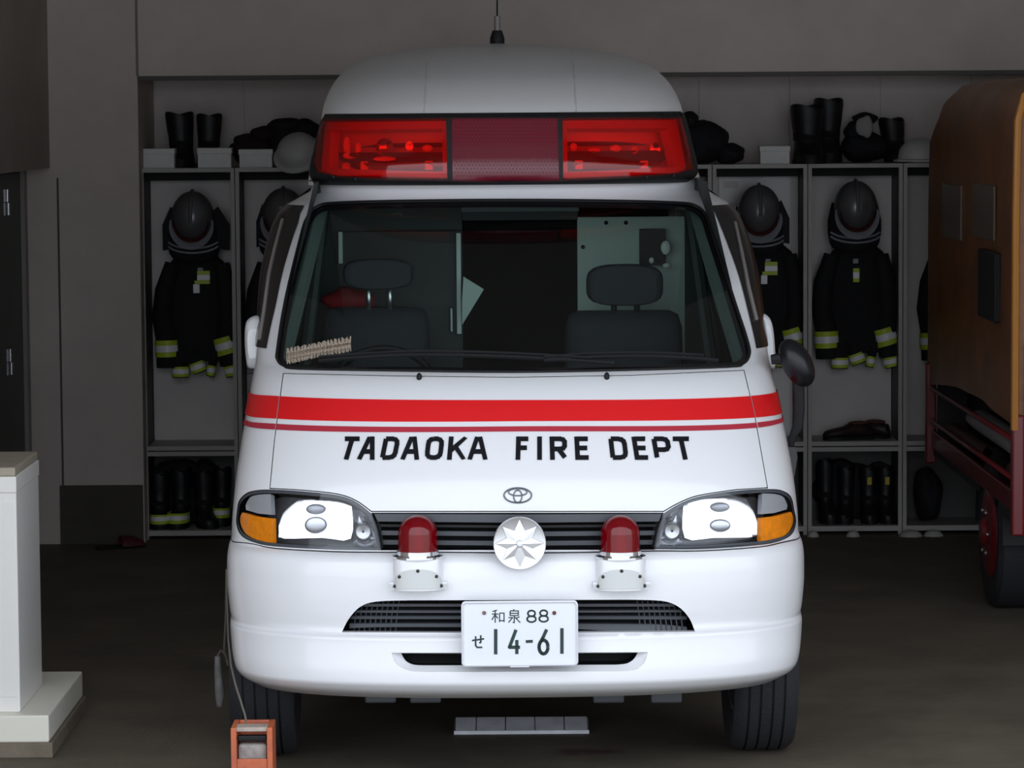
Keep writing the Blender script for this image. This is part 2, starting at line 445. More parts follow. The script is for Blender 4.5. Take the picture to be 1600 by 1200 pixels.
ROOFDX = -.012
# ---- outlines of the visible panels (measured, then carried onto the curved body)
WSC = smoothpoly([(434,546),(446,470),(470,370),(480,340),(496,323),(530,317),(660,314),(800,313),(940,314),(1055,317),(1087,322),(1104,338),(1114,368),(1147,470),(1168,535),(1170,556),(1160,569),(1135,574),(980,579),(800,582),(620,580),(470,577),(444,572),(434,562)], 4)
HLL = smoothpoly([(370,800),(373,783),(384,771),(400,766),(425,765),(475,768),(528,774),(556,784),(580,802)],4,False)[:-1] + smoothpoly([(580,802),(589,825),(596,860)],3,False)[:-1] + smoothpoly([(596,860),(520,859),(430,854),(395,847),(376,836),(369,818),(370,800)],4,False)[:-1]
HLR = smoothpoly([(1241,796),(1237,778),(1226,768),(1205,764),(1150,767),(1092,776),(1062,787),(1037,802)],4,False)[:-1] + smoothpoly([(1037,802),(1029,825),(1022,858)],3,False)[:-1] + smoothpoly([(1022,858),(1095,858),(1185,852),(1220,845),(1238,834),(1244,815),(1241,796)],4,False)[:-1]
GRL = dens([(580,801),(1037,801),(1029,825),(1022,859),(596,860),(589,825)], 12)
HOOD = dens([(442,583),(620,587),(800,589),(985,586),(1163,578)],12,False)[:-1] + dens([(1163,578),(1180,650),(1200,763)],10,False) + [(1150,766)] + smoothpoly([(1150,766),(1092,775),(1062,786),(1037,800)],4,False)[1:-1] + dens([(1037,800),(580,800)],12,False)[:-1] + smoothpoly([(580,800),(556,783),(528,773),(475,767),(421,764)],4,False)[:-1] + dens([(421,764),(428,690),(442,583)],10,False)[:-1]
GRL = GRL
BTOP = smoothpoly([(366,846),(395,849),(430,856),(520,861),(596,862),(700,862),(810,863),(920,862),(1022,860),(1095,860),(1185,854),(1220,847),(1244,842)], 3, False)
MOUTH = smoothpoly([(534,988),(545,967),(563,948),(588,940),(640,938)],4,False)[:-1] + dens([(640,938),(985,937)],12,False)[:-1] + smoothpoly([(985,937),(1035,939),(1060,948),(1077,966),(1086,987)],4,False)[:-1] + dens([(1086,987),(810,989),(534,988)],12,False)[:-1]
SLOT = smoothpoly([(625,1021),(632,1032),(645,1038),(665,1039)],3,False)[:-1] + dens([(665,1039),(965,1038)],14,False)[:-1] + smoothpoly([(965,1038),(982,1036),(993,1029),(999,1020)],3,False)[:-1] + dens([(999,1020),(810,1022),(625,1021)],14,False)[:-1]
SLOTF = smoothpoly([(612,1020),(620,1038),(640,1048),(670,1050)],3,False)[:-1] + dens([(670,1050),(960,1049)],14,False)[:-1] + smoothpoly([(960,1049),(990,1047),(1006,1036),(1012,1019)],3,False)[:-1] + dens([(1012,1019),(810,1020),(612,1020)],14,False)[:-1]
dWSC, dHLL, dHLR, dGRL, dHOOD, dMOUTH, dSLOT, dSLOTF = [dom(BODY, q) for q in (WSC, HLL, HLR, GRL, HOOD, MOUTH, SLOT, SLOTF)]
HP = PI/2*AS
bt = dom(BODY, BTOP)
bt = [q for q in bt]
zl, zr = bt[0][1], bt[-1][1]
btl = dens([(-HP, zl), bt[0]], .03, False)[:-1] + bt + dens([bt[-1], (HP, zr)], .03, False)[1:]
def edgeline(a, b, st): return dens([a, b], st, False)
# upper front shell (fenders, pillars, header)
up = list(btl) + edgeline((HP, zr), (HP, BODY.z1), .03)[1:] + edgeline((HP, BODY.z1), (-HP, BODY.z1), .03)[1:] + edgeline((-HP, BODY.z1), (-HP, zl), .03)[1:-1]
patch(BODY, up, [dWSC, dHOOD, dHLL, dHLR, dGRL], 'body_shell', M_white, amb, 0, .022)
# bumper
lo = [(x, z-.003) for x, z in btl][::-1] + edgeline((-HP, zl-.003), (-HP, BODY.z0), .03)[1:] + edgeline((-HP, BODY.z0), (HP, BODY.z0), .03)[1:] + edgeline((HP, BODY.z0), (HP, zr-.003), .03)[1:-1]
bump = patch(BODY, lo, [dMOUTH, dSLOTF], 'front_bumper', M_white, amb, 0, .014)
# bumper top shelf turning inwards under the lamps
m = MB(); A = [BODY.pt(x/AS, z) for x, z in lo[:len(btl)]]; B = [p+Vector((0, .07, -.004)) for p in A]
m.loft([A, B], False); m.build('bumper_shelf', M_white, bump)
m = MB(); n_ = 40
A = [BODY.pt(-PI/2+PI*i/n_, BODY.z0) for i in range(n_+1)]; B = [Vector((p.x*.8, .55+p.y*.35, p.z+.01)) for p in A]
m.loft([A, B], False); m.build('under_tray', M_black, amb)
# hood panel standing proud of dark gaps
hin = inset(HOOD, 1.7); dh = dom(BODY, hin)
hood = patch(BODY, dh, [], 'hood', M_white, amb, .0015, .022, .012)
patch(BODY, dom(BODY, inset(HOOD, -3)), [], 'hood_gap_seal', M_black, amb, -.014, .05)
# side panels, one per flank, with a wheel opening, then the tail
def side(sg, name):
    m = MB(); zs = [BODY.z0 + (BODY.z1-BODY.z0)*i/30 for i in range(31)]; ys = [0, .2, .4, .6, .8, 1.1, 1.8, 2.6, 3.3, None]
    loops = [[(BODY.pt(sg*(PI/2+y), z) if y is not None else Vector((sg*BODY.fw(z), 5.3, z))) for y in ys] for z in zs]
    vs = [p for l in loops for p in l]; fs = []
    for i in range(30):
        for j in range(len(ys)-1):
            cy = (loops[i][j].y+loops[i][j+1].y)/2
            if zs[i+1] < .72 and .44 < cy < 1.18: continue
            a = i*len(ys)+j; fs.append((a, a+1, a+1+len(ys), a+len(ys)))
    m.add(vs, fs, True); return m.build(name, M_white, amb)
side(-1, 'side_panel'); side(1, 'side_panel')
m = MB(); zs = [BODY.z0+(BODY.z1-BODY.z0)*i/12 for i in range(13)]
m.loft([[Vector((x*BODY.fw(z), 5.3, z)) for x in (-1, -.5, 0, .5, 1)] for z in zs], False); m.build('tailgate', M_white, amb)
# ---- windscreen: black border, glass, lower cowl
dWSi = dom(BODY, [(x*1.0, y) for x, y in inset(WSC, 9)])
patch(BODY, inset(dWSC, -.004), [dWSi], 'windscreen_border', M_blackg, amb, -.005, .03)
glass = patch(BODY, inset(dWSi, -.006), [], 'windscreen', M_glass, amb, -.007, .035)
# rubber seal line round the glass
m = MB(); m.tube([BODY.off(q[0]/AS, q[1], .001) for q in dWSC]+[BODY.off(dWSC[0][0]/AS, dWSC[0][1], .001)], .0055, 6); m.build('windscreen_seal', M_black, amb)
# wipers
def onb(px, py, o): a, z = BODY.hit(px, py); return BODY.off(a, z, o)
for pts in ([(960,576),(900,571),(820,566),(740,563),(640,562),(560,566),(500,571)], [(1120,571),(1080,567),(1000,564),(920,566),(850,571)]):
    P = [onb(x, y, .018) for x, y in smoothpoly(pts, 3, False)]
    w_ = MB(); w_.tube(P, .007, 6); wp = w_.build('wiper', M_black, amb)
    b_ = MB(); b_.tube([p+Vector((0, .004, .012)) for p in P[2:]], .005, 6); b_.build('wiper_blade', M_black, wp)
for px, py in ((655, 591), (948, 590)):
    p = onb(px, py, .0); w_ = MB(); w_.ell(p+Vector((0, -.004, .004)), (.009, .012, .014), 12, 8); nz_ = w_.build('washer_nozzle', M_black, amb)
# ---- red stripes running over hood and fenders
def seamfn(pts):
    H = sorted(((z, a) for a, z in (BODY.hit(x, y) for x, y in pts))); return pchip([q[0] for q in H], [q[1] for q in H])
def seams(dx): return seamfn([(442+dx-(y-583)*14/107.0, y) for y in (600, 620, 640, 660, 685)]), seamfn([(1163+dx+(y-578)*17/72.0, y) for y in (600, 620, 640, 660, 685)])
SLo, SRi = seams(.1)[0], seams(-.1)[1]; SLi, SRo = seams(1.7)[0], seams(-1.7)[1]
def strip(name, top, bot, mat, f0, f1, off=.0035):
    T = [BODY.hit(x, y) for x, y in top]; B = [BODY.hit(x, y) for x, y in bot]
    fT = pchip([q[0] for q in T], [q[1] for q in T]); fB = pchip([q[0] for q in B], [q[1] for q in B])
    vs = []; fs = []; K = 5; N = 60
    for i in range(N+1):
        for k in range(K):
            am = (f0(1.12)+(f1(1.12)-f0(1.12))*i/N); z = fB(am)+(fT(am)-fB(am))*k/(K-1)
            a = f0(z)+(f1(z)-f0(z))*i/N; z = fB(a)+(fT(a)-fB(a))*k/(K-1); vs.append(BODY.off(a, z, off))
    for i in range(N):
        for k in range(K-1):
            b = i*K+k; fs.append((b, b+K, b+K+1, b+1))
    m = MB(); m.add(vs, fs, True); return m.build(name, mat, amb)
def band(name, T, B, mat):
    cst = lambda v: (lambda z: v)
    strip(name, T, B, mat, cst(-PI/2-3.3), cst(-PI/2)); strip(name, T, B, mat, cst(-PI/2), SLo)
    strip(name, T, B, mat, SLi, SRo); strip(name, T, B, mat, SRi, cst(PI/2)); strip(name, T, B, mat, cst(PI/2), cst(PI/2+3.3))
band('red_stripe', [(400,617),(440,620),(800,626),(1165,620),(1205,615)], [(396,652),(435,655),(800,659),(1180,653),(1212,649)], M_red)
band('thin_red_stripe', [(395,660),(435,663),(800,667),(1180,661),(1213,656)], [(393,668),(432,672),(800,675),(1182,669),(1214,663)], M_red2)
# ---- lettering on the hood
LET = {
 'T': [[(0,0),(1,0)], [(.5,0),(.5,1)]],
 'A': [[(.0,1),(.42,0)], [(.58,0),(1,1)], [(.18,.68),(.82,.68)], [(.40,.02),(.60,.02)]],
 'D': [[(0,0),(0,1)], [(0,0),(.55,0),(.8,.04),(.95,.13),(1,.28),(1,.72),(.95,.87),(.8,.96),(.55,1),(0,1)]],
 'O': [[(.35,0),(.65,0),(.85,.05),(.97,.15),(1,.3),(1,.7),(.97,.85),(.85,.95),(.65,1),(.35,1),(.15,.95),(.03,.85),(0,.7),(0,.3),(.03,.15),(.15,.05),(.35,0)]],
 'K': [[(0,0),(0,1)], [(1,0),(.05,.62)], [(.35,.42),(1,1)]],
 'F': [[(0,0),(0,1)], [(0,0),(1,0)], [(0,.48),(.85,.48)]],
 'I': [[(.5,0),(.5,1)]],
 'R': [[(0,0),(0,1)], [(0,0),(.65,0),(.88,.04),(1,.15),(1,.38),(.88,.5),(.65,.54),(0,.54)], [(.5,.54),(1,1)]],
 'E': [[(0,0),(0,1)], [(0,0),(1,0)], [(0,.49),(.88,.49)], [(0,1),(1,1)]],
 'P': [[(0,0),(0,1)], [(0,0),(.65,0),(.88,.04),(1,.16),(1,.42),(.88,.54),(.65,.58),(0,.58)]],
}
def stroke_quads(pl, hw):
    qs = []
    for i in range(len(pl)-1):
        a, b = Vector(pl[i]), Vector(pl[i+1]); d = (b-a)
        if d.length < 1e-6: continue
        d.normalize(); n = Vector((-d.y, d.x))*hw
        e = d*(hw*.55 if 0 < i else 0); e2 = d*(hw*.55 if i < len(pl)-2 else 0)
        a2, b2 = a-e, b+e2; qs.append([a2+n, b2+n, b2-n, a2-n])
    return qs
def letter(ch, x0, x1, y0, y1, slant, hw=3.7):
    m = MB()
    for pl in LET[ch]:
        pts = []
        for u, v in pl:
            y = y0+hw+(y1-y0-2*hw)*v
            if ch in 'TFEI' or ch in 'AKR' and v in (0, 1): y = y0+(y1-y0)*v if (len(pl) == 2 and pl[0][0] == pl[1][0]) or ch in 'AK' else y
            x = x0+hw+(x1-x0-2*hw)*u + slant*((y0+y1)/2-y)
            if len(pl) == 2 and pl[0][1] == pl[1][1] and ch != 'A':
                if u > .8: x += hw
                elif ch == 'T': x -= hw
            pts.append((x, y))
        for q in stroke_quads(pts, hw):
            q = [(p[0]+slant*(p[1]-min(max(p[1], y0), y1)), min(max(p[1], y0), y1)) for p in q]
            v3 = [onb(p[0], p[1], .0045) for p in q]; m.add(v3, [(0, 1, 2, 3)])
    return m.build('letter', M_letter, amb)
y0_, y1_ = 683, 719.5
for ch, xa, xb, sl in (('T',535,558,.30),('A',562,590,.24),('D',597,623,.20),('A',628,658,.15),('O',665,693,.12),('K',700,730,.09),('A',731,763,.05),
        ('F',806,825,.03),('I',840,846,.0),('R',859,886,-.03),('E',898,919,-.05),('D',952,980,-.12),('E',989,1010,-.16),('P',1020,1048,-.18),('T',1054,1079,-.22)):
    letter(ch, xa, xb, y0_, y1_, sl)
# ---- oval emblem: three crossing ring outlines
def ring_px(S, cx, cy, rx, ry, wd, name, mat, parent, o=.004, n=40):
    pts = [onb(cx+rx*math.cos(2*PI*i/n), cy+ry*math.sin(2*PI*i/n), o) for i in range(n+1)]
    m.tube(pts, wd, 6)
m = MB()
ring_px(BODY, 809, 774.5, 21.5, 11.5, .0026, '', None, None)
ring_px(BODY, 809, 776, 6.5, 9.5, .0022, '', None, None)
ring_px(BODY, 809, 769.5, 14.5, 5.5, .0022, '', None, None)
m.build('emblem', pm('dull_chrome_emblem', (.20, .21, .23), .3, metal=.8), amb)
# ---- upper grille: frame, slats, dark back
gr_ = patch(BODY, inset(dGRL, -.004), [], 'grille_back', M_dark, amb, -.085, .06)
tunnel(BODY, inset(dGRL, -.002), .0, .085, 'grille_surround', M_black, amb)
def barpatch(pts_t, pts_b, name, mat, parent, off, depth):
    q = dens(pts_t, 14, False)[:-1]+[pts_t[-1]]+dens(pts_b[::-1], 14, False)
    return patch(BODY, dom(BODY, q), [], name, mat, parent, off, .03, depth)
barpatch([(584,803),(810,804),(1035,803)], [(590,815),(810,817),(1030,815)], 'grille_slat', M_grille, amb, -.006, .04)
barpatch([(592,820),(810,822),(1029,820)], [(592,824),(810,826),(1028,824)], 'grille_slat', M_black, amb, -.02, .03)
barpatch([(593,831),(810,833),(1027,831)], [(594,838),(810,840),(1026,838)], 'grille_slat', M_grille, amb, -.03, .03)
barpatch([(595,846),(810,848),(1025,846)], [(596,853),(810,855),(1023,853)], 'grille_slat', M_grille, amb, -.035, .03)
# ---- lower intake with slats and mesh corners, and the slot under it
patch(BODY, inset(dMOUTH, -.01), [], 'intake_back', M_dark, amb, -.11, .06)
tunnel(BODY, dMOUTH, 0, .03, 'intake_lip', M_white, bump)
tunnel(BODY, inset(dMOUTH, .0015), .028, .11, 'intake_surround', M_black, amb)
for py in (950, 960.5, 971, 981.5):
    hw_ = 250 if py < 955 else (262 if py < 965 else 270)
    barpatch([(810-hw_,py-2.2),(810,py-2.2),(810+hw_,py-2.2)], [(810-hw_,py+2.2),(810,py+2.2),(810+hw_,py+2.2)], 'intake_slat', M_grille, amb, -.045, .03)
for sg in (-1, 1):
    mm = MB()
    for i in range(9):
        x = 810+sg*(190+i*8.5)
        P = [onb(x+sg*(t*6), 944+t*42, -.055) for t in (0, .5, 1)]; mm.tube(P, .0022, 5)
    o_ = mm.build('intake_mesh', M_grille, amb); o_['kind'] = 'stuff'
ts = [BODY.off(q[0]/AS, q[1], -.002) for q in dSLOTF]
# bevelled white surround from SLOTF down to SLOT
inn = [BODY.off(q[0]/AS, q[1], -.03) for q in dSLOT]
def opl(P, n):
    L = [0]
    for k in range(len(P)-1): L.append(L[-1]+(P[k+1]-P[k]).length)
    out = []; j = 0
    for k in range(n):
        q = L[-1]*k/n
        while j < len(L)-2 and L[j+1] < q: j += 1
        out.append(P[j].lerp(P[j+1], (q-L[j])/max(1e-9, L[j+1]-L[j])))
    return out
def pieces(src, pts, corners):
    idx = [min(range(len(src)), key=lambda k: (src[k][0]-c[0])**2+(src[k][1]-c[1])**2) for c in corners]
    out = []
    for a, b, n in zip(idx, idx[1:]+[len(src)], (14, 40, 14, 40)):
        seg = pts[a:b+1] if b < len(src) else pts[a:]+[pts[0]]
        out += opl(seg, n)
    return out
m = MB(); m.loft([pieces(SLOTF, ts, [(612,1020),(670,1050),(960,1049),(1012,1019)]), pieces(SLOT, inn, [(625,1021),(665,1039),(965,1038),(999,1020)])], True, False, False); m.build('slot_surround', M_white, bump)
tunnel(BODY, dSLOT, .03, .10, 'slot_wall', M_black, amb)
patch(BODY, inset(dSLOT, -.008), [], 'slot_back', M_dark, amb, -.10, .06)

for pts, sg in (([(476,322),(466,350),(448,405),(434,466),(421,524),(417,545)], -1), ([(1110,322),(1124,350),(1145,405),(1163,466),(1177,524),(1181,545)], 1)):
    H = sorted((z, a) for a, z in (BODY.hit(x, y) for x, y in pts)); fa = pchip([q[0] for q in H], [q[1] for q in H])
    rows = []
    for k in range(17):
        z = H[0][0]+(H[-1][0]-H[0][0])*k/16; a0 = fa(z); rows.append([BODY.off(a0+(sg*(PI/2+.2)-a0)*j/8, z, .003) for j in range(9)])
    m = MB(); m.loft(rows, False); m.build('quarter_window', pm('dark_quarter_glass', (.018, .016, .016), .2), amb)

for pts in ([(443,345),(431,390),(422,430),(414,490),(408,530)], [(1147,350),(1158,400),(1168,450),(1180,500)]):
    m = MB(); m.tube([onb(x, y, .006) for x, y in pts], .007, 6); m.build('window_channel', pm('window_channel_grey', (.22, .20, .19), .5), amb)
# ---- headlamps
def headlamp(dOUT, refl, inner, clearc, amber, bulbs, sg, label):
    hl = link('headlamp', None, None, amb); hl['label'] = label
    tunnel(BODY, dOUT, .0, .12, 'lamp_bucket', M_grey, hl)
    patch(BODY, inset(dOUT, -.003), [], 'lamp_housing', M_grey, hl, -.105, .03)
    # dark bezel just inside the rim
    patch(BODY, inset(dOUT, .0005), [inset(dOUT, .010)], 'lamp_bezel', M_grille, hl, -.004, .03)
    # main reflector: a concave dish
    rx_ = sum(q[0] for q in refl)/len(refl); ry_ = sum(q[1] for q in refl)/len(refl)
    dR = dom(BODY, [(rx_+(q[0]-rx_)*1.03+sg*1.5, ry_+(q[1]-ry_)*1.06-2) for q in refl])
    cx = sum(q[0] for q in dR)/len(dR); cz = sum(q[1] for q in dR)/len(dR); N = len(dR); loops = []; zh = max(abs(q[1]-cz) for q in dR)
    for k, (s, dp) in enumerate(((1.0, .014), (.985, .020), (.85, .023), (.65, .026), (.4, .028), (.15, .029), (.02, .0295))):
        loops.append([BODY.off((cx+(q[0]-cx)*s)/AS, cz+(q[1]-cz)*s, -dp-.24*max(0, (q[1]-cz)*s+zh)) for q in dR])
    ym = max(p.y for p in loops[0])
    for l in loops:
        for p in l: p.y += (ym-p.y)*.55
    mm = MB(); mm.loft(loops, True, False, True); mm.build('reflector', M_reflector, hl)
    for (bx, by, rx, ry) in bulbs:
        p = min((q for q in loops[-3]+loops[-4]+loops[2]), key=lambda q: (q-onb(bx, by, -.03)).length); p = Vector((onb(bx, by, -.03).x, p.y-.004, onb(bx, by, -.03).z)); mm = MB(); mm.ell(p, (rx*1.05, .008, ry*1.05), 18, 10); mm.build('bulb_shield', pm('bulb_shield_grey', (.42, .43, .46), .35, metal=.5) if by < 810 else pm('bulb_shield_pale', (.62, .63, .66), .3, metal=.85), hl)
    dI = dom(BODY, inner); cx = sum(q[0] for q in dI)/len(dI); cz = sum(q[1] for q in dI)/len(dI); loops = []
    for s, dp in ((1.0, .020), (.93, .03), (.6, .042), (.3, .046), (.02, .047)):
        loops.append([BODY.off((cx+(q[0]-cx)*s)/AS, cz+(q[1]-cz)*s, -dp) for q in dI])
    mm = MB(); mm.loft(loops, True, False, True, False); mm.build('inner_reflector', pm('inner_reflector_metal', (.60, .61, .65), .22, metal=1.0), hl)
    ix = sum(q[0] for q in inner)/len(inner); iy = sum(q[1] for q in inner)/len(inner)
    p = onb(ix, iy+4, -.02); mm = MB(); mm.lathe([(.004, .0), (.022, -.004), (.026, .0), (.026, .012)], 'Y', p, 20, False); mm.build('small_lamp', M_steel, hl)
    patch(BODY, inset(dom(BODY, clearc), .001), [], 'corner_lamp_clear', pm('corner_lamp_grey', (.30, .31, .33), .25, coat=.8), hl, -.010, .02, .02)
    patch(BODY, inset(dom(BODY, amber), .001), [], 'indicator_amber', M_amber, hl, -.008, .02, .02)
    aD = BODY.hit(426 if sg < 0 else 1194, 812)[0]*AS
    patch(BODY, inset([q for q in dOUT if (q[0]-aD)*sg < 0], .001), [], 'lens', M_lens, hl, -.0015, .03)
    # upright divider between headlamp and corner lamp
    return hl
RL = smoothpoly([(431,824),(436,803),(450,784),(466,778),(520,783),(543,792)],4,False)+smoothpoly([(544,800),(545,847),(500,845),(440,844),(433,836)],3,False)
IL = [(549,793),(562,799),(576,812),(585,836),(589,855),(565,856),(549,849)]
CL = smoothpoly([(379,790),(386,776),(400,771),(420,770)],3,False)+[(421,805),(400,803),(380,797)]
AL = [(375,800),(400,807),(423,810),(424,850)]+smoothpoly([(424,850),(398,844),(380,834),(372,818),(372,806)],3,False)[1:]
headlamp(dHLL, dens(RL,7), dens(IL,7), dens(CL,7), dens(AL,7), [(487,797,.030,.016),(487,824,.034,.026)], -1, 'headlamp on the windscreen-wiper parked side with amber corner indicator')
def mir(P, xs=1607): return [(xs-x, y-1) for x, y in P][::-1]
RR = smoothpoly([(1190,824),(1185,800),(1172,784),(1150,776),(1105,779),(1080,788)],4,False)+smoothpoly([(1076,796),(1075,846),(1120,845),(1175,842),(1188,836)],3,False)
IR = mir(IL, 1618); CR = mir(CL, 1614); AR = mir(AL, 1615)
headlamp(dHLR, dens(RR,7), dens(IR,7), dens(CR,7), dens(AR,7), [(1133,795,.030,.015),(1133,825,.032,.020)], 1, 'headlamp below the black round mirror with amber corner indicator')
for o in [c for c in amb.children if c.name.startswith('headlamp')]:
    o['label'] = 'headlamp with bright reflector and amber corner lens'
# ---- beacons on the bumper
def beacon(cx, label):
    root = link('beacon', None, None, amb); root['label'] = 'red dome beacon on a white bumper bracket'
    yb = -.02
    pb = loc(cx, 868, yb+.07); X, Y, Z = pb.x, yb+.075, pb.z
    zb = loc(cx, 924, yb).z; hwid = .078
    # bracket: half-round housing with flat base
    prof = []
    lo_ = []
    for k in range(25):
        a = PI*k/24; lo_.append((X+hwid*math.cos(a), Y-.07*max(0, math.sin(a))**.5))
    lo_ = [(X+hwid, Y+.06)]+lo_+[(X-hwid, Y+.06)]
    mm = MB(); mm.loft([[Vector((x, y, zb)) for x, y in lo_], [Vector((x, y, Z-.012)) for x, y in lo_], [Vector((X+(x-X)*.97, Y+(y-Y)*.97, Z-.006)) for x, y in lo_]], True)
    hs = mm.build('bracket', M_white, root)
    for sg in (-1, 1):
        mm = MB(); mm.box(X+sg*hwid-.010, X+sg*hwid+.012, .012, .035, zb+.002, zb+.024); mm.build('side_tab', M_white, root)
        mm = MB(); mm.lathe([(0,-.004),(.006,-.004),(.006,.004),(0,.004)], 'Y', (X+sg*(hwid+.006), .011, zb+.013), 10); mm.build('tab_screw', M_steel, root)
    # arched access plate curved round the housing
    def hp(u, z, o): # u in -1..1 along half cylinder
        a = PI/2-u*1.25; return Vector((X+(hwid+o)*math.cos(a)*1.0, Y-(.07+o)*max(0, math.sin(a))**.5, z))
    cols = 24; vs = []; fs = []; K = 6; ht = (Z-zb)*.60
    for i in range(cols+1):
        u = -1+2*i/cols; top = zb+.006+ht*(max(0, 1-abs(u)**2.3))**.55
        for k in range(K): vs.append(hp(u, zb+.006+(top-zb-.006)*k/(K-1), .003))
    for i in range(cols):
        for k in range(K-1): b = i*K+k; fs.append((b, b+K, b+K+1, b+1))
    mm = MB(); mm.add(vs, fs, True); mm.build('access_plate', pm('bare_aluminium_plate', (.62, .63, .62), .5), root)
    for u, zf in ((0, .93), (-.62, .62), (.62, .62), (-.86, .12), (.86, .12)):
        p = hp(u, zb+.006+ht*zf, .004); mm = MB(); mm.ell(p, (.0055, .004, .0055), 10, 6); mm.build('screw', pm('dark_screw', (.05, .045, .04), .4, metal=.6), root)
    mm = MB(); mm.lathe([(.0, -.006), (.080, -.006), (.080, .0), (.066, .004), (.066, .016), (.0, .016)], 'Z', (X, Y, Z), 36); mm.build('base_ring', M_chrome, root)
    r = .0615; h = loc(cx, 805, Y).z-Z
    pr = [(r, .014), (r, .05), (r*.985, h-r*.92)]
    for k in range(1, 10): a = PI/2*k/9; pr.append((r*.985*math.cos(a)+.0006, h-r*.92+r*.92*math.sin(a)))
    mm = MB(); mm.lathe(pr, 'Z', (X, Y, Z), 36, True); mm.build('globe', M_redglobe, root)
    mm = MB(); mm.lathe([(.0, .016), (.030, .016), (.026, .04), (.012, .07), (.010, .085), (.0, .09)], 'Z', (X, Y, Z), 20); mm.build('lamp_core', pm('beacon_core_red', (.5, .05, .05), .3, metal=.4), root)
beacon(653, ''); beacon(969.5, '')
# ---- round star badge
bc = loc(812, 849, -.01); bd = link('star_badge', None, None, amb); bd['label'] = 'round polished badge with an embossed star'
Rb = 41.5/505.0
M_badge = pm('polished_badge', (.90, .90, .92), .34, metal=.85)
mm = MB(); mm.lathe([(0, .012), (Rb, .012), (Rb, .003), (Rb*.975, -.002), (Rb*.93, -.001), (Rb*.9, .001), (0, -.003)], 'Y', bc, 48); mm.build('disc', M_badge, bd)
mm = MB(); c0 = bc+Vector((0, -.011, 0)); vs = [c0]
for k in range(16):
    a = PI/2+2*PI*k/16; rr = Rb*.90 if k % 2 == 0 else Rb*.52
    vs.append(bc+Vector((rr*math.cos(a), -.003 if k % 2 == 0 else -.0035, rr*math.sin(a))))
mm.add(vs, [(0, 1+k, 1+(k+1) % 16) for k in range(16)]); mm.build('star', M_badge, bd)
mm = MB(); mm.lathe([(0, -.018), (.009, -.017), (.012, -.012), (.012, -.004)], 'Y', bc, 16, False); mm.build('boss', M_chrome, bd)
mm = MB(); mm.lathe([(.028, .012), (.028, .16)], 'Y', bc, 20); mm.build('stem', M_black, bd)
# ---- licence plate
yp = -.035
def lp(px, py, o=0.0): return loc(px, py, yp-o)
plate = link('license_plate', None, None, amb); plate['label'] = 'white licence plate with dark green characters'
a_, b_ = lp(722, 941.5), lp(902, 1038.5)
def rrect(x0, x1, z0, z1, r, n=5):
    P = []
    for cx, cz, s in ((x1-r, z1-r, 0), (x0+r, z1-r, 1), (x0+r, z0+r, 2), (x1-r, z0+r, 3)):
        for k in range(n+1): a = PI/2*(s+k/n); P.append((cx+r*math.cos(a), cz+r*math.sin(a)))
    return P
M_plate = pm('plate_white', (.78, .80, .84), .3); M_green = pm('plate_dark_green', (.010, .035, .030), .4)
mm = MB(); mm.prism(rrect(a_.x, b_.x, b_.z, a_.z, .012), yp, yp+.005); mm.build('plate_sheet', M_plate, plate)
o1 = rrect(a_.x-.003, b_.x+.003, b_.z-.003, a_.z+.003, .014); i1 = rrect(a_.x+.004, b_.x-.004, b_.z+.005, a_.z-.004, .010)
mm = MB(); A = [Vector((x, yp-.004, z)) for x, z in o1]; B = [Vector((x, yp-.007, z)) for x, z in [((p[0]+q[0])/2, (p[1]+q[1])/2) for p, q in zip(o1, i1)]]; Cc = [Vector((x, yp-.001, z)) for x, z in i1]; A0 = [Vector((x, yp+.008, z)) for x, z in o1]
mm.loft([A0, A, B, Cc], True, False, False); mm.build('plate_rim', pm('plate_rim_white', (.80, .81, .86), .2, coat=.5), plate)
mm = MB(); pz = lp(812, 1039); mm.box(pz.x-.03, pz.x+.03, yp-.005, yp+.003, pz.z-.007, pz.z+.003, .002); mm.build('rim_tab', M_plate, plate)
for px in (756.5, 866):
    p = lp(px, 957.5); mm = MB(); mm.ell(p+Vector((0, -.002, 0)), (.0062, .005, .0062), 14, 8); mm.build('plate_bolt', pm('rusty_bolt' if px > 800 else 'bronze_bolt', (.16, .045, .025) if px > 800 else (.22, .14, .12), .5, metal=.4), plate)
# stroke characters (pixel coordinates on the plate)
def char(strokes, hw):
    mm = MB()
    for pl_ in strokes:
        for q in stroke_quads(pl_, hw): mm.add([lp(p[0], p[1], .0012) for p in q], [(0, 1, 2, 3)])
    mm.build('character', M_green, plate)
def sc(pts, x0, x1, y0, y1): return [[(x0+(x1-x0)*u, y0+(y1-y0)*v) for u, v in pl_] for pl_ in pts]
def arc(cx, cy, rx, ry, a0, a1, n=16): return [(cx+rx*math.cos(a0+(a1-a0)*k/n), cy+ry*math.sin(a0+(a1-a0)*k/n)) for k in range(n+1)]
WA = [[(.42,.02),(.05,.12)], [(.0,.32),(.52,.32)], [(.27,.08),(.27,1)], [(.26,.36),(.0,.78)], [(.28,.40),(.48,.66)], [(.62,.25),(.62,.95)], [(.62,.25),(.98,.25),(.98,.95)], [(.62,.84),(.98,.84)]]
IZUMI = [[(.5,.0),(.42,.10)], [(.18,.12),(.18,.48)], [(.18,.12),(.82,.12),(.82,.48)], [(.18,.30),(.82,.30)], [(.18,.47),(.82,.47)], [(.5,.47),(.5,1),(.38,.95)], [(.05,.62),(.38,.62),(.05,.98)], [(.92,.55),(.62,.70)], [(.55,.58),(.97,1)]]
SE = [[(.0,.42),(1.0,.28)], [(.72,.0),(.72,.55),(.60,.62)], [(.30,.08),(.30,.80),(.42,.95),(.85,.95)]]
EIGHT = [arc(.5,.25,.38,.25,0,2*PI,18), arc(.5,.74,.46,.26,0,2*PI,18)]
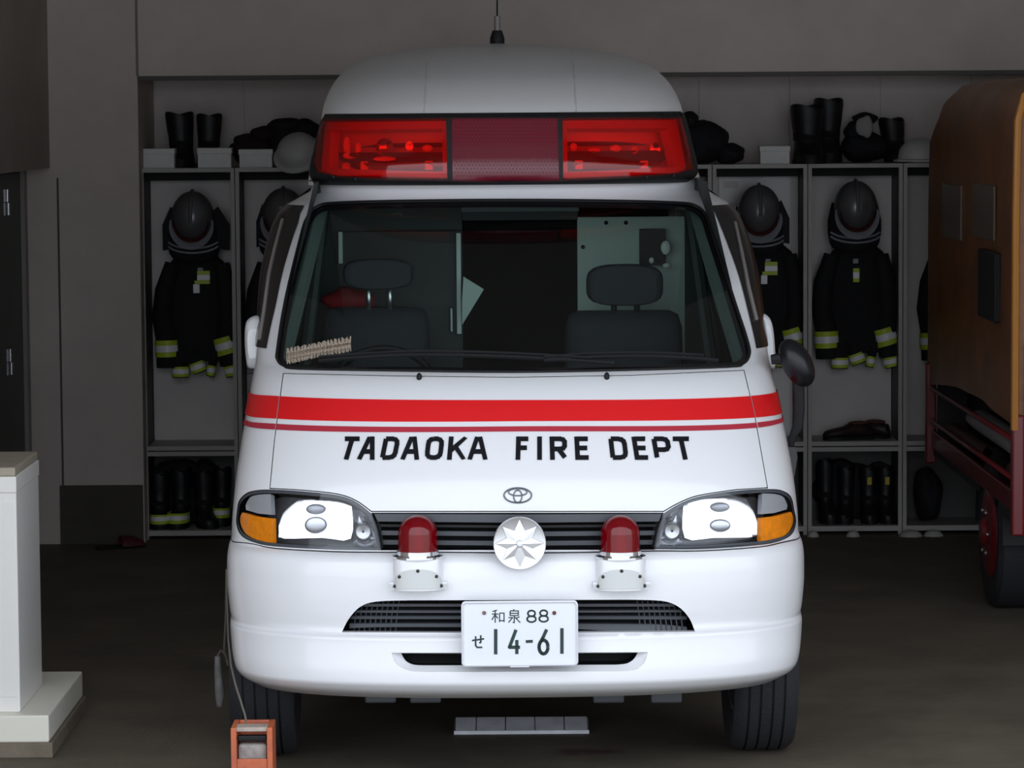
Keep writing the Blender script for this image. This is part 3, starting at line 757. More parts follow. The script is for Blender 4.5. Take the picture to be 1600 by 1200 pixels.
SIX = [[(.80,.0),(.42,.36),(.16,.56)], arc(.5,.72,.42,.28,0,2*PI,20)]
FOUR = [[(.62,.0),(.0,.72),(1.0,.72)], [(.70,.42),(.70,1.0)]]
char(sc(WA, 768.5, 788, 953, 973), .85); char(sc(IZUMI, 793.5, 813.5, 952, 973), .85)
char(sc(EIGHT, 823, 838, 954, 972), 1.35); char(sc(EIGHT, 842, 857, 953.5, 971.5), 1.35)
char(sc(SE, 737.5, 756.5, 992.5, 1012.5), 1.3)
char([[(774.5,983),(774.5,1022.5)]], 2.7); char(sc(FOUR, 796, 812.5, 984, 1022), 2.6)
char([[(821.5,1002.5),(832.5,1002)]], 2.3); char(sc(SIX, 841, 857.5, 983.5, 1021.5), 2.6); char([[(878,981.5),(878,1021.5)]], 2.7)
mm = MB(); p0 = lp(730, 1005); p1 = lp(900, 1005); mm.box(p0.x, p1.x, yp+.006, .05, p0.z-.02, p0.z+.02); mm.build('plate_bracket', M_black, plate)
# ---- light bar
BAR = Surf(rows_px([(289,1.235,.675,.42,2.7),(284,1.205,.688,.42,2.7),(270,1.20,.690,.42,2.7),(230,1.215,.672,.42,2.7),(190,1.24,.652,.42,2.7),(180,1.25,.645,.42,2.7),(176,1.29,.635,.42,2.7)], 788), ROOFDX)
bar = link('light_bar', None, None, amb); bar['label'] = 'full-width red light bar with maroon speaker centre'
LB = dens([(499,188),(697,186)],10,False)[:-1]+dens([(697,186),(699,280)],10,False)[:-1]+dens([(699,280),(600,279),(520,275),(494,268)],10,False)[:-1]+dens([(494,268),(490,250),(499,188)],10,False)[:-1]
CB = dens([(706,186),(871,186),(874,281),(788,284),(707,281)],10)
RB = dens([(879,186),(1066,184),(1080,240),(1083,264),(1060,271),(980,276),(880,281)],10)
dLB, dCB, dRB = dom(BAR, LB), dom(BAR, CB), dom(BAR, RB)
HPB = PI/2*AS
outer = edgeline((-HPB, BAR.z0), (HPB, BAR.z0), .03)[:-1]+edgeline((HPB, BAR.z0), (HPB, BAR.z1), .03)[:-1]+edgeline((HPB, BAR.z1), (-HPB, BAR.z1), .03)[:-1]+edgeline((-HPB, BAR.z1), (-HPB, BAR.z0), .03)[:-1]
patch(BAR, outer, [dLB, dCB, dRB], 'bar_frame', M_black, bar, 0, .03, .03)
for dd, mt, nm_ in ((dLB, M_redlens, 'red_lens'), (dCB, M_maroon, 'speaker_cover'), (dRB, M_redlens, 'red_lens')):
    ex = inset(dd, -.004)
    patch(BAR, ex, [], nm_, mt, bar, -.002, .03)
M_glow = pm('white_inner_lamp_lens', (.92, .88, .80), .3)
M_inred = pm('inner_red_plastic', (.55, .05, .04), .4)
patch(BAR, outer, [], 'bar_inner_back', pm('bar_inside_dark', (.05, .012, .01), .7), bar, -.12, .05)
for pq in ([(499,188),(697,186),(697,198),(499,200)], [(690,186),(698,186),(699,280),(691,280)], [(494,268),(499,190),(509,190),(506,268)], [(500,262),(697,268),(699,280),(510,275)],
           [(879,186),(1066,184),(1066,197),(879,198)], [(879,186),(887,186),(888,280),(880,280)], [(880,270),(1076,259),(1080,270),(980,276),(880,281)], [(1050,190),(1066,188),(1080,258),(1066,260)]):
    patch(BAR, dom(BAR, dens(pq, 10)), [], 'inner_rail', M_inred, bar, -.02, .03, .04)
def inbar(px, py, o): a, z = BAR.hit(px, py); return BAR.off(a, z, o)
for x0, x1, y in ((558, 672, 256), (903, 1018, 255)):
    mm = MB(); mm.tube([inbar(x, y, -.05) for x in (x0, (x0+x1)/2, x1)], .012, 10); mm.build('lamp_tube', pm('inner_tube_maroon', (.30, .05, .05), .2, coat=1), bar)
    for x in (x0+4, x1-4):
        mm = MB(); p = inbar(x, y, -.035); mm.box(p.x-.014, p.x+.014, p.y-.01, p.y+.02, p.z-.016, p.z+.016, .004); mm.build('lamp_end', M_glow, bar)
    mm = MB(); P = [inbar(x, 257, -.022) for x in (x0-6, x0+40, x1, x1+20)]; mm.loft([[p+Vector((0, 0, .010)) for p in P], [p+Vector((0, .006, -.004)) for p in P]], False); mm.build('reflector_strip', M_steel, bar)
for px, py, w_, h_ in ((524, 222, .012, .034), (530, 236, .024, .012), (524, 254, .014, .014), (545, 226, .010, .022), (592, 224, .030, .032), (634, 222, .014, .016), (664, 226, .018, .012), (592, 242, .04, .008),
                       (900, 224, .012, .014), (934, 229, .022, .008), (970, 226, .020, .012), (1003, 228, .012, .014), (1040, 226, .018, .022)):
    p = inbar(px, py, -.055); mm = MB(); mm.lathe([(.0, .02), (1.0, .02), (1.0, .0), (.75, .006), (.3, .014), (.0, .016)], 'Y', (0, 0, 0), 16)
    mm.build('lamp_reflector', M_glow if (w_ < .013 or h_ < .013 or px < 535) else M_chrome, bar, Matrix.Translation(p) @ Matrix.Diagonal((w_, 1, h_, 1)))
for px in (755, 817):
    p = inbar(px, 238, -.03); mm = MB(); mm.lathe([(.0, .0), (.03, .0), (.05, -.006), (.062, .01), (.0, .012)], 'Y', p, 28); mm.build('speaker_horn', pm('speaker_horn_maroon', (.30, .08, .11), .5), bar)
# dotted perforation of the speaker cover
mm = MB()
for i in range(30):
    for j in range(16):
        p = inbar(711+i*5.5+(2.7 if j % 2 else 0), 191+j*5.6, .0012)
        if 708 < 711+i*5.5 < 871: mm.add([p+Vector((.0022*math.cos(PI/3*k), 0, .0022*math.sin(PI/3*k))) for k in range(6)], [(0, 1, 2, 3, 4, 5)])
sp = mm.build('perforation', pm('perforation_dark', (.05, .008, .014), .6), bar); sp['kind'] = 'stuff'
for px, py in ((522, 272), (556, 275), (1010, 272), (1052, 270)):
    p = inbar(px, py+4, .004); mm = MB(); mm.ell(p, (.007, .006, .007), 10, 6); mm.build('bar_screw', M_black, bar)
# ---- moulded high roof
ROOF = Surf(rows_px([(290,1.33,.700,.40,2.6),(280,1.335,.698,.40,2.6),(182,1.325,.652,.50,2.5),(172,1.34,.650,.52,2.5),(150,1.42,.640,.58,2.5),(125,1.56,.618,.66,2.5),(105,1.75,.585,.75,2.4),(90,1.95,.535,.85,2.4),(79,2.2,.45,.9,2.4),(72,2.45,.33,.9,2.3),(68.5,2.7,.18,.9,2.2)], 784), ROOFDX)
mm = MB(); loops = []; NZ = 44
for i in range(NZ+1):
    t = i/NZ; z = ROOF.z0+(ROOF.z1-ROOF.z0)*(1-(1-t)**1.6); w_ = ROOF.fw(z); l = [ROOF.pt(-PI/2+PI*k/48, z) for k in range(49)]
    l += [Vector((w_+ROOFDX, 5.2, z)), Vector((-w_+ROOFDX, 5.2, z))]; loops.append(l)
mm.loft(loops, True, False, True); rf = mm.build('high_roof', M_roofw, amb)
for px in (666, 897):   # moulded seams of the roof
    P = []
    for py in (80, 100, 120, 140, 160, 176):
        a, z = ROOF.hit(px+(py-120)*.06*(1 if px > 780 else -1), py); P.append(ROOF.off(a, z, -.001))
    mm = MB(); mm.tube(P, .004, 6); mm.build('roof_seam', pm('roof_seam_grey', (.60, .60, .61), .5), rf)
# aerial
pa = loc(777, 66, 2.6); mm = MB(); mm.lathe([(.0, .0), (.028, .0), (.028, .02), (.020, .045), (.018, .05), (.0, .05)], 'Z', (pa.x, 2.6, pa.z-.005), 16); ae = mm.build('aerial_base', M_black, amb)
mm = MB(); mm.tube([(pa.x, 2.6, pa.z+.04), (pa.x, 2.6, pa.z+.10)], .012, 10); mm.build('aerial_coil', pm('aerial_coil_grey', (.22, .21, .21), .5, metal=.3), ae)
mm = MB(); mm.tube([(pa.x, 2.6, pa.z+.08), (pa.x+.002, 2.6, pa.z+.34)], .0035, 6); mm.build('aerial_whip', M_black, ae)
# ---- door mirrors (white housings), left and right
for pts, sg in (([(388,575),(384,560),(382,530),(384,505),(392,496),(404,494),(410,500),(409,540),(405,570),(398,577)], -1),
                ([(1183,493),(1192,490),(1202,496),(1208,512),(1211,545),(1211,573),(1203,575),(1192,560),(1186,530)], 1)):
    P = [loc(x, y, .98) for x, y in smoothpoly(pts, 3)]; cx = sum(p.x for p in P)/len(P); cz = sum(p.z for p in P)/len(P)
    mm = MB(); lp_ = []
    for s, dy in ((.55, -.05), (.85, -.035), (1.0, .0), (1.0, .05), (.9, .07)):
        lp_.append([Vector((cx+(p.x-cx)*s, .98+dy, cz+(p.z-cz)*s)) for p in P])
    mm.loft(lp_, True); mo = mm.build('door_mirror', M_white, amb)
    mm = MB(); q = loc(400 if sg < 0 else 1192, 577, 1.0); mm.box(q.x-.03, q.x+.03, .97, 1.05, q.z-.014, q.z+.004, .003); mm.build('mirror_arm', M_black, mo)
# ---- round black kerb mirror on its stalk
pm0 = loc(1245, 567, .62); rt = Matrix.Rotation(-.5, 3, 'Y')
mm = MB(); mm.ell(pm0, (.050, .055, .086), 24, 14, rt); km = mm.build('kerb_mirror', pm('kerb_mirror_black', (.006, .006, .008), .3, spec=.35), amb); km['label'] = 'black convex kerb mirror on a stalk'
q1 = loc(1205, 562, .62)
mm = MB(); mm.tube([q1, (q1+pm0)/2+Vector((0, 0, .01)), pm0], [.016, .022, .03], 8); mm.build('mirror_neck', M_black, km)
mm = MB(); mm.tube([loc(1247, 590, .64), loc(1248, 640, .66), loc(1246, 668, .66), loc(1238, 684, .66), loc(1235, 700, .66)], [.020, .020, .018, .012, .010], 8); mm.build('mirror_stalk', M_black, km)
P = [loc(x, y, .60) for x, y in ((1196,697),(1244,699),(1246,715),(1240,752),(1228,742),(1212,718))]
mm = MB(); mm.loft([[p for p in P], [p+Vector((0, .06, 0)) for p in P]], True, smooth=False); mm.build('mirror_bracket', M_blackg, km)
# ---- side windows (tinted, on the flanks)
M_tint = pm('tinted_side_glass', (.012, .014, .016), .06)
for sg in (-1, 1):
    z0_, z1_ = loc(808, 560, .9).z, loc(808, 330, 1.2).z
    for ya, yb_, sh in ((.25, 1.05, 0), (1.35, 2.5, 0), (2.7, 3.2, 0)):
        rows = []
        for k in range(9):
            z = z0_+(z1_-z0_)*k/8; yl = ya+sh*k/8*.8
            rows.append([BODY.off(sg*(PI/2+yl+(yb_-yl)*j/4), z, .004) for j in range(5)])
        if sh: base = rows
        mm = MB(); mm.loft(rows, False); mm.build('side_window', M_tint, amb)
# ---- wheels
def wheel(x, y):
    r = link('wheel', None, None, amb)
    R = .335; hw_ = .105; pr = [(.20, -hw_*.85), (.28, -hw_), (R-.02, -hw_), (R-.006, -hw_*.86)]
    for g in (-.058, -.020, .020, .058):
        pr += [(R, g-.010), (R, g-.004), (R-.009, g-.0035), (R-.009, g+.0035), (R, g+.004)]
    pr += [(R-.006, hw_*.86), (R-.02, hw_), (.28, hw_), (.20, hw_*.85)]
    mm = MB(); mm.lathe(pr, 'X', (x, y, R), 56); mm.build('tyre', M_rubber, r)
    mm = MB(); mm.lathe([(.02, -.07), (.12, -.075), (.19, -.09), (.205, -.09), (.205, .09), (.19, .09), (.12, .075), (.02, .07)], 'X', (x, y, R), 32); mm.build('rim', M_steel, r)
xl = loc(418, 1150, .85).x; xr = loc(1184, 1150, .85).x
for x, y in ((xl, .83), (xr, .83), (xl, 3.9), (xr, 3.9)): wheel(x, y)
# underbody and bumper brackets
mm = MB(); mm.box(-.62, .62, .5, 5.1, .36, .50); mm.box(-.55, .55, .55, 1.0, .27, .36); mm.build('underbody', M_black, amb)
for px in (595, 665, 950, 1040):
    p = loc(px, 1085, .35); mm = MB(); mm.box(p.x-.05, p.x+.05, .3, .36, p.z-.02, p.z+.03, .006); mm.build('tow_bracket', M_grille, amb)
# ---- cab interior
ci = link('cab_interior', None, None, amb)
zf = .75; zt_ = BODY.z1-.03
mm = MB(); mm.box(-.80, .80, .55, 2.5, zf-.04, zf); mm.build('cab_floor', M_trim, ci)
mm = MB(); mm.loft([[(sg*.70, y, zt_-.0) for y in (1.4, 3.6)] for sg in (-1, -.5, 0, .5, 1)], False); mm.build('headliner', M_trim, ci)
for sg in (-1, 1):
    mm = MB(); P0 = [(.80, zf), (.80, 1.28), (.745, 1.55), (.66, zt_)]
    mm.loft([[(sg*x, y, z) for x, z in P0] for y in (.95, 1.3, 2.55)], False); mm.build('door_trim', M_trim, ci)
    mm = MB(); mm.tube([(sg*.79, .95, 1.25), (sg*.72, 1.25, 1.55), (sg*.64, 1.55, zt_)], .03, 8); mm.build('pillar_trim', pm('pillar_trim_grey', (.10, .13, .12), .6), ci)
    mm = MB(); mm.tube([(sg*.74, 1.75, 1.2), (sg*.70, 1.75, 1.5), (sg*.645, 1.75, zt_)], .025, 8); mm.build('door_post', M_trim, ci)
# dashboard: curved top running along the glass base
mm = MB(); lp_ = []
for y, z in ((.60, 1.17), (.72, 1.20), (.95, 1.215), (1.10, 1.19), (1.16, 1.10), (1.14, .85)):
    lp_.append([Vector((x, y+.16*(x/.75)**2*(1 if y < .9 else .3), z)) for x in [-.76+1.52*i/24 for i in range(25)]])
mm.loft(lp_, False); mm.build('dashboard', pm('dashboard_black', (.016, .018, .020), .7), ci)
# instrument hood and steering wheel on the driver's side
pw = loc(598, 520, 1.25)
mm = MB(); mm.ell((pw.x, 1.02, 1.20), (.20, .12, .075), 20, 12); mm.build('instrument_hood', M_black, ci)
st = MB(); cR = Matrix.Rotation(math.radians(-38), 3, 'X')
st.tube([Vector((pw.x, 1.27, 1.17))+cR @ Vector((.19*math.cos(2*PI*k/40), 0, .19*math.sin(2*PI*k/40))) for k in range(41)], .014, 8)
for a in (0.2, PI-.2, -PI/2): st.tube([Vector((pw.x, 1.29, 1.16)), Vector((pw.x, 1.27, 1.17))+cR @ Vector((.185*math.cos(a), 0, .185*math.sin(a)))], .012, 6)
st.build('steering_wheel', M_black, ci)
def seat(x0, x1, ytop, hx0, hx1, hy0, hy1, wheelside):
    Y = 1.72
    a, b = loc(x0, ytop, Y), loc(x1, ytop, Y); cx = (a.x+b.x)/2; hw_ = (b.x-a.x)/2; zt2 = a.z
    s_ = link('cab_seat', None, None, amb)
    lp_ = []
    for z, k, th in ((zf+.25, .92, .09), (zt2-.30, 1.0, .09), (zt2-.06, .98, .08), (zt2-.015, .92, .06), (zt2, .78, .03)):
        lp_.append([Vector((cx+hw_*k*sup(2*PI*i/28, 3.5)[0], Y+.04+th*sup(2*PI*i/28, 3.5)[1]+(zt2-z)*-.15, z)) for i in range(28)])
    mm = MB(); mm.loft(lp_, True); mm.build('seat_back', M_seat, s_)
    mm = MB(); mm.box(cx-hw_*.95, cx+hw_*.95, Y-.50, Y, zf+.18, zf+.32, .03); mm.build('seat_cushion', M_seat, s_)
    p, q = loc(hx0, hy1, Y), loc(hx1, hy0, Y); hc = (p+q)/2; hhx = (q.x-p.x)/2; hhz = (q.z-p.z)/2
    lp_ = []
    for y, k in ((-.05, .80), (-.045, .92), (-.03, .985), (0, 1), (.03, .985), (.05, .9)):
        lp_.append([Vector((hc.x+(hhx*k)*sup(2*PI*i/32, 3.6)[0], Y+y, hc.z+(hhz*(.6+.4*k) if k < .95 else hhz*k)*sup(2*PI*i/32, 3.2)[1])) for i in range(32)])
    mm = MB(); mm.loft(lp_, True); mm.build('headrest', M_seat, s_)
    for t in (.36, .66):
        x = p.x+(q.x-p.x)*t; mm = MB(); mm.tube([(x, Y, p.z+.02), (x, Y+.01, zt2-.03)], .011, 8); mm.build('headrest_post', M_steel if hx0 < 800 else M_black, s_)
seat(882, 1068, 487, 916, 1036, 412, 478, 0)
seat(500, 672, 482, 536, 646, 404, 452, 1)
# bulkhead behind the seats
YB = 2.15
def bpanel(x0, x1, y0, y1, name, mat, d=0.0, th=.02):
    p, q = loc(x0, y1, YB-d), loc(x1, y0, YB-d); mm = MB(); mm.box(p.x, q.x, YB-d, YB-d+th, p.z, q.z, .002); return mm.build(name, mat, ci)
bpanel(903, 1070, 338, 560, 'bulkhead_panel', M_panel)
bpanel(1070, 1150, 320, 640, 'bulkhead_side', M_trim)
bpanel(440, 722, 320, 640, 'bulkhead_dark_panel', M_trim, 0)
bpanel(722, 903, 318, 345, 'bulkhead_header', M_trim)
mm = MB(); p, q = loc(700, 640, 3.4), loc(930, 300, 3.4); mm.box(p.x-.3, q.x+.3, 3.4, 3.42, p.z-.2, q.z); mm.build('patient_room_back', M_dark, ci)
M_rail = pm('pale_green_rail', (.62, .72, .68), .35)
bpanel(529, 535, 362, 412, 'window_rail', M_rail, .03); bpanel(714, 720, 364, 522, 'window_rail', M_rail, .03)
bpanel(704, 707, 482, 518, 'window_rail', M_rail, .03); bpanel(530, 718, 360, 363, 'window_rail', M_trim, .03)
for px, py in ((947, 348), (978, 348), (911, 386)):
    p = loc(px, py, YB-.004); mm = MB(); mm.ell(p, (.008, .005, .008), 10, 6); mm.build('panel_screw', M_black, ci)
bx_ = bpanel(1000, 1040, 358, 415, 'radio_unit', M_black, .05, .05)
for px, py, rx, rz in ((1040, 387, .018, .026), (1018, 407, .010, .012), (1041, 415, .014, .010)):
    p = loc(px, py, YB-.07); mm = MB(); mm.ell(p, (rx, .008, rz), 14, 8); mm.build('radio_button', pm('radio_button_white', (.75, .82, .80), .4), ci)
p = [loc(x, y, 2.05) for x, y in ((724,432),(756,452),(722,508),(722,470))]
mm = MB(); mm.add(p+[v+Vector((0, .004, 0)) for v in p], [(0, 1, 2, 3), (7, 6, 5, 4), (0, 4, 5, 1), (1, 5, 6, 2), (2, 6, 7, 3), (3, 7, 4, 0)]); mm.build('notice_card', pm('pale_green_card', (.45, .55, .50), .6), ci)
p = loc(548, 468, 1.95); mm = MB(); mm.ell(p, (.10, .05, .045), 20, 10, None, lambda d: 1+.12*math.sin(5*d.x+3*d.z)); rc = mm.build('red_bag', pm('red_cloth', (.30, .012, .02), .8), ci)
# roof console
bpanel(720, 905, 320, 332, 'sun_visor_console', pm('console_dark', (.02, .025, .028), .5), .7, .1)
# beige hand brush lying at the foot of the windscreen
P = [onb(x, y, .035) for x, y in ((455,570),(485,563),(516,557),(549,551))]
hb = empty('hand_brush', CARM @ P[0], YAW, 'beige bristle brush lying at the foot of the windscreen on the wiper', 'brush'); P = [p-P[0] for p in P]
mm = MB(); mm.tube(P, .007, 8); mm.build('stick', pm('duster_stick_brown', (.20, .13, .08), .7), hb)
mm = MB()
for i in range(90):
    t = i/89; k = min(int(t*3), 2); q = P[k].lerp(P[k+1], t*3-k)
    for j in range(9):
        a = 2*PI*j/9+i*.7; ln = .9+.2*math.sin(i*2.1+j); dv = Vector((.006*math.sin(i*1.3), +.016*math.cos(a), .024*math.sin(a)))*ln
        mm.tube([q, q+dv], [.004, .002], 4, True, False)
fb = mm.build('bristles', pm('beige_bristles', (.40, .33, .26), .9), hb); fb['kind'] = 'stuff'
# ================================================================ LOCKERS AND GEAR
LY = 16.70; LD = .34
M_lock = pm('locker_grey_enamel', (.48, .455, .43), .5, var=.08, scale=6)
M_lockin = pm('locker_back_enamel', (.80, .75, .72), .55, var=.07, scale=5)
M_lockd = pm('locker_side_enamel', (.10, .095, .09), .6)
LX0 = at(221, 500, LY).x; LW = (at(1262, 500, LY).x-LX0)/7.0
ztop = at(300, 263, LY).z; zsh = at(300, 697, LY).z; zbot = at(300, 829, LY).z
def locker(i, label, board=False):
    x0 = LX0+i*LW; x1 = x0+LW; r = empty('open_locker', (x0+LW/2, LY, 0), 0, label, 'locker', 'row of open gear lockers')
    X0, X1 = -LW/2+.002, LW/2-.002
    def bx(n, mt, *a, bev=0): return MB().box(*a, bev).build(n, mt, r)
    for xa, xb in ((X0, X0+.019), (X1-.019, X1)):
        bx('front_post', M_lock, xa, xb, 0, .03, .03, ztop)
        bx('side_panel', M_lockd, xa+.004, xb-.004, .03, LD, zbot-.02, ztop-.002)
        bx('foot', M_lock, xa-.0, xb+.0, .0, .05, 0, .03); bx('foot', M_lock, xa, xb, LD-.05, LD, 0, zbot-.02)
    bx('top_panel', M_lock, X0, X1, -.004, .565, ztop-.02, ztop+.0)
    bx('top_gap_shade', pm('locker_gap_shade', (.02, .02, .02), .8), X0+.019, X1-.019, .20, .215, ztop-.065, ztop-.02)  # near-black strip painting in the shade of the gap under the top
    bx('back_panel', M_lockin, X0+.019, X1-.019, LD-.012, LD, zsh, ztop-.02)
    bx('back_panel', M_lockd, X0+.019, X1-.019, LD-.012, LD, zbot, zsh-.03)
    bx('shelf', M_lock, X0+.019, X1-.019, -.002, LD-.012, zsh-.022, zsh)
    bx('shelf_rail', M_lock, X0+.019, X1-.019, -.004, .02, zsh-.050, zsh-.028)
    bx('bottom_panel', M_lock, X0+.019, X1-.019, -.002, LD-.012, zbot-.026, zbot)
    bx('coat_hook', M_lockd, -.012, .012, LD-.07, LD-.012, ztop-.17, ztop-.15)
    if board:
        bx('white_board', pm('pale_locker_board', (.88, .84, .82), .45), X0+.05, X1-.06, LD-.03, LD-.014, zsh+.02, ztop-.03)
        bx('name_tag', pm('pink_white_tag', (.75, .66, .66), .5), X0+.075, X0+.15, LD-.034, LD-.030, ztop-.125, ztop-.09)
    return r
LBL = {0: 'open grey locker beside the wall pier, with helmet and coat at its front', 1: 'open grey locker cut off by the ambulance roof edge, second from the wall pier',
       2: 'open grey locker hidden behind the ambulance cab, third from the wall pier', 5: 'open grey locker hidden behind the ambulance, left of the pale board locker',
       6: 'open grey locker with a pale board and name tag beside the ambulance mirror', 7: 'open grey locker with brown shoes on its shelf, nearest the orange canopy',
       8: 'open grey locker half covered by the orange canopy truck'}
for i in (0, 1, 2, 5, 6, 7, 8): locker(i, LBL[i], i == 6)
# ---- turnout coats with helmets
M_coat = pm('black_turnout_fabric', (.010, .010, .012), .85, bump=.4, bscale=40)
M_lime = pm('lime_reflective_tape', (.56, .70, .04), .5); M_silver = pm('silver_reflective_tape', (.95, .96, .98), .35)
M_helm = pm('silver_grey_helmet', (.19, .19, .20), .3, metal=.5); M_brim = pm('helmet_brim_grey', (.34, .35, .38), .35)
M_hred = pm('helmet_red_band', (.09, .012, .01), .5); M_cape = pm('helmet_cape_black', (.012, .012, .015), .8)
GY = 16.92
def gx(px, py, Y=GY): return at(px, py, Y)
def tapeband(root, P, R, name='reflective_band'):
    """three rings (lime, silver, lime) round a sleeve of centre points P (2) and radii R"""
    a, b = Vector(P[0]), Vector(P[1])
    for t0, t1, mt, k in ((0, .3, M_lime, 1.05), (.3, .7, M_silver, 1.06), (.7, 1, M_lime, 1.05)):
        mm = MB(); mm.tube([a.lerp(b, t0), a.lerp(b, t1)], [R[0]*k+(R[1]-R[0])*t0, R[0]*k+(R[1]-R[0])*t1], 14); mm.build(name, mt, root)
def coat(dx, label, dy=0, parts='all', seed=1, lo=True):
    """coat shaped like the one in the locker nearest the canopy truck, shifted by dx pixels"""
    rnd = random.Random(seed)
    g = lambda x, y, Y=GY: gx(x+dx, y+dy, Y)
    base = g(1338, 580); r = empty('turnout_coat', base, 0, label, 'coat', 'black turnout coats hanging in lockers')
    O = base
    def L(v): return Vector(v)-O
    # body
    rows = [(384,1312,1366),(396,1298,1380),(415,1290,1385),(450,1285,1386),(490,1285,1390),(520,1288,1392),(548,1292,1392)]
    lp_ = []
    for k, (y, xa, xb) in enumerate(rows):
        a, b = g(xa, y), g(xb, y); c = (a+b)/2; hw_ = (b.x-a.x)/2; th = .05+.035*min(1, k/3)
        l = []
        for i in range(28):
            u, v = sup(2*PI*i/28, 2.6); f = 1+.06*math.sin(3*2*PI*i/28+k*.9+seed)
            l.append(L(Vector((c.x+hw_*u, GY+th*v*f, a.z+.008*math.sin(i*1.7+seed)))))
        lp_.append(l)
    MB().loft(lp_, True).build('coat_body', M_coat, r)
    # sleeves
    for sl, (pts, rad, bt) in enumerate(((((1300,398),(1288,440),(1284,480),(1291,515),(1293,560)), (.040,.052,.055,.058,.060), ((1291,517),(1292,543))),
                          (((1376,398),(1384,440),(1388,480),(1384,512),(1392,556)), (.040,.052,.055,.058,.060), ((1380,512),(1388,538))))):
        P = [L(g(x, y, GY-.05)) for x, y in pts]; so = MB().tube(P, list(rad), 14).build('sleeve', M_coat, r)
        tapeband(so, [L(g(x, y, GY-.05)) for x, y in bt], (.060, .061))
    # hem flaps with bands
    if lo:
        for x, y, hw_, tilt in ((1312, 562, .042, .0), (1338, 555, .038, -.35), (1361, 560, .022, .2), (1392, 560, .040, -.25)):
            c = L(g(x, y, GY-.06)); R = Matrix.Rotation(tilt, 3, 'Y')
            f = MB().loft([[c+R @ Vector((hw_*sup(2*PI*i/20, 2.6)[0]*s, .035*sup(2*PI*i/20, 2.6)[1], z)) for i in range(20)] for z, s in ((.09, .75), (.04, .95), (-.045, 1))], True).build('hem_flap', M_coat, r)
            for z0, z1, mt in ((.0, .012, M_lime), (-.024, .0, M_silver), (-.04, -.024, M_lime)):
                MB().loft([[c+R @ Vector(((hw_+.002)*sup(2*PI*i/20, 2.6)[0], .038*sup(2*PI*i/20, 2.6)[1], z)) for i in range(20)] for z in (z0, z1)], True, False, False).build('reflective_band', mt, f)
    # chest tab
    t = 1338 if parts == 'tab' else 1344
    c = g(t, 430, GY-.092)
    if parts == 'tab':
        for y0, y1, mt in ((419, 425, M_lime), (425, 435, M_silver), (435, 441, M_lime)):
            a, b = g(t-5, y1, GY-.092), g(t+5, y0, GY-.092); MB().box(a.x-O.x, b.x-O.x, -.094, -.080, a.z-O.z, b.z-O.z, .002).build('chest_tab', mt, r)
    else:
        for x0, x1, y0, y1, mt in ((1338, 1358, 409, 415, M_lime), (1338, 1358, 415, 424, M_silver), (1334, 1358, 424, 430, M_lime), (1332, 1342, 430, 444, M_silver)):
            a, b = g(x0, y1, GY-.092), g(x1, y0, GY-.092); MB().box(a.x-O.x, b.x-O.x, -.096, -.078, a.z-O.z, b.z-O.z, .002).build('chest_tab', mt, r)
    a = g(t-1, 408, GY-.092)
    MB().box(a.x-O.x-.014, a.x-O.x+.014, -.094, -.08, a.z-O.z-.012, a.z-O.z+.012, .003).build('collar_badge', pm('grey_collar_badge', (.35, .37, .40), .5), r)
    return r
def helmet(cx, cy, label, flap=(0, 0), sc_=1.0):
    Y = GY-.16; c = gx(cx, cy, Y); r = empty('fire_helmet', c, 0, label, 'helmet', 'silver-grey helmets hung over the coats')
    k = sc_; T = Matrix.Rotation(math.radians(-18), 3, 'X')
    def part(n, mt, mb): return mb.build(n, mt, r)
    part('helmet_shell', M_helm, MB().ell((0, 0, .01), (.108*k, .125*k, .130*k), 28, 16, T))
    part('crest_ridge', M_helm, MB().tube([T @ Vector((0, -.127*k*math.cos(a), .132*k*math.sin(a)+.01)) for a in [-.5+1.9*i/12 for i in range(13)]], .010, 8))
    def crescent(r0, r1, z0, y, a0, a1):  # wide lip round the lower rim
        P = []; Q = []
        for i in range(31):
            a = a0+(a1-a0)*i/30; wd = math.sin(PI*i/30)**.6
            P.append(Vector((r0*math.cos(a), y, z0+r0*1.12*math.sin(a)))); Q.append(Vector(((r0+(r1-r0)*wd)*math.cos(a), y-.03*wd, z0+(r0+(r1-r0)*wd)*1.12*math.sin(a))))
        m = MB(); m.loft([[p+Vector((0, .012, 0)) for p in P], P, Q, [q+Vector((0, .012, 0)) for q in Q]], False); return m
    part('red_band', M_hred, crescent(.085*k, .102*k, .0, -.085, PI*1.02, PI*1.98))
    part('brim', M_brim, crescent(.100*k, .132*k, -.004, -.065, PI*.98, PI*2.02))
    # cape folded below with two light piping lines
    lp_ = []
    for z, w_, d in ((.03, .115, .05), (-.06, .135, .07), (-.12, .135, .075), (-.175, .125, .07), (-.20, .11, .05)):
        lp_.append([Vector((w_*sup(2*PI*i/28, 2.4)[0], .06+d*sup(2*PI*i/28, 2.4)[1]*1.1, z-.02*(1-abs(sup(2*PI*i/28, 2.4)[0])))) for i in range(28)])
    part('neck_cape', M_cape, MB().loft(lp_, True))
    for dz in (0, -.022):
        part('cape_piping', M_brim, MB().tube([Vector((.135*math.sin(a), .055-.075*math.cos(a)-.012, -.148+dz+.05*(1-math.cos(a)))) for a in [-1.15+2.3*i/20 for i in range(21)]], .0055, 6))
    for sg, f in ((-1, flap[0]), (1, flap[1])):
        if f:
            part('cape_flap', M_cape, MB().prism([(sg*.09, .03), (sg*(.10+f*.4), .06), (sg*(.12+f), -.03), (sg*(.12+f), -.16), (sg*.10, -.15)][::sg], .02, .05))
    return r
coat(0, 'black turnout coat hanging complete in the locker nearest the orange canopy', 0, 'tab', 1)
coat(-143, 'black turnout coat hanging behind the ambulance mirror, wide lime chest tab', 0, 'wide', 2)
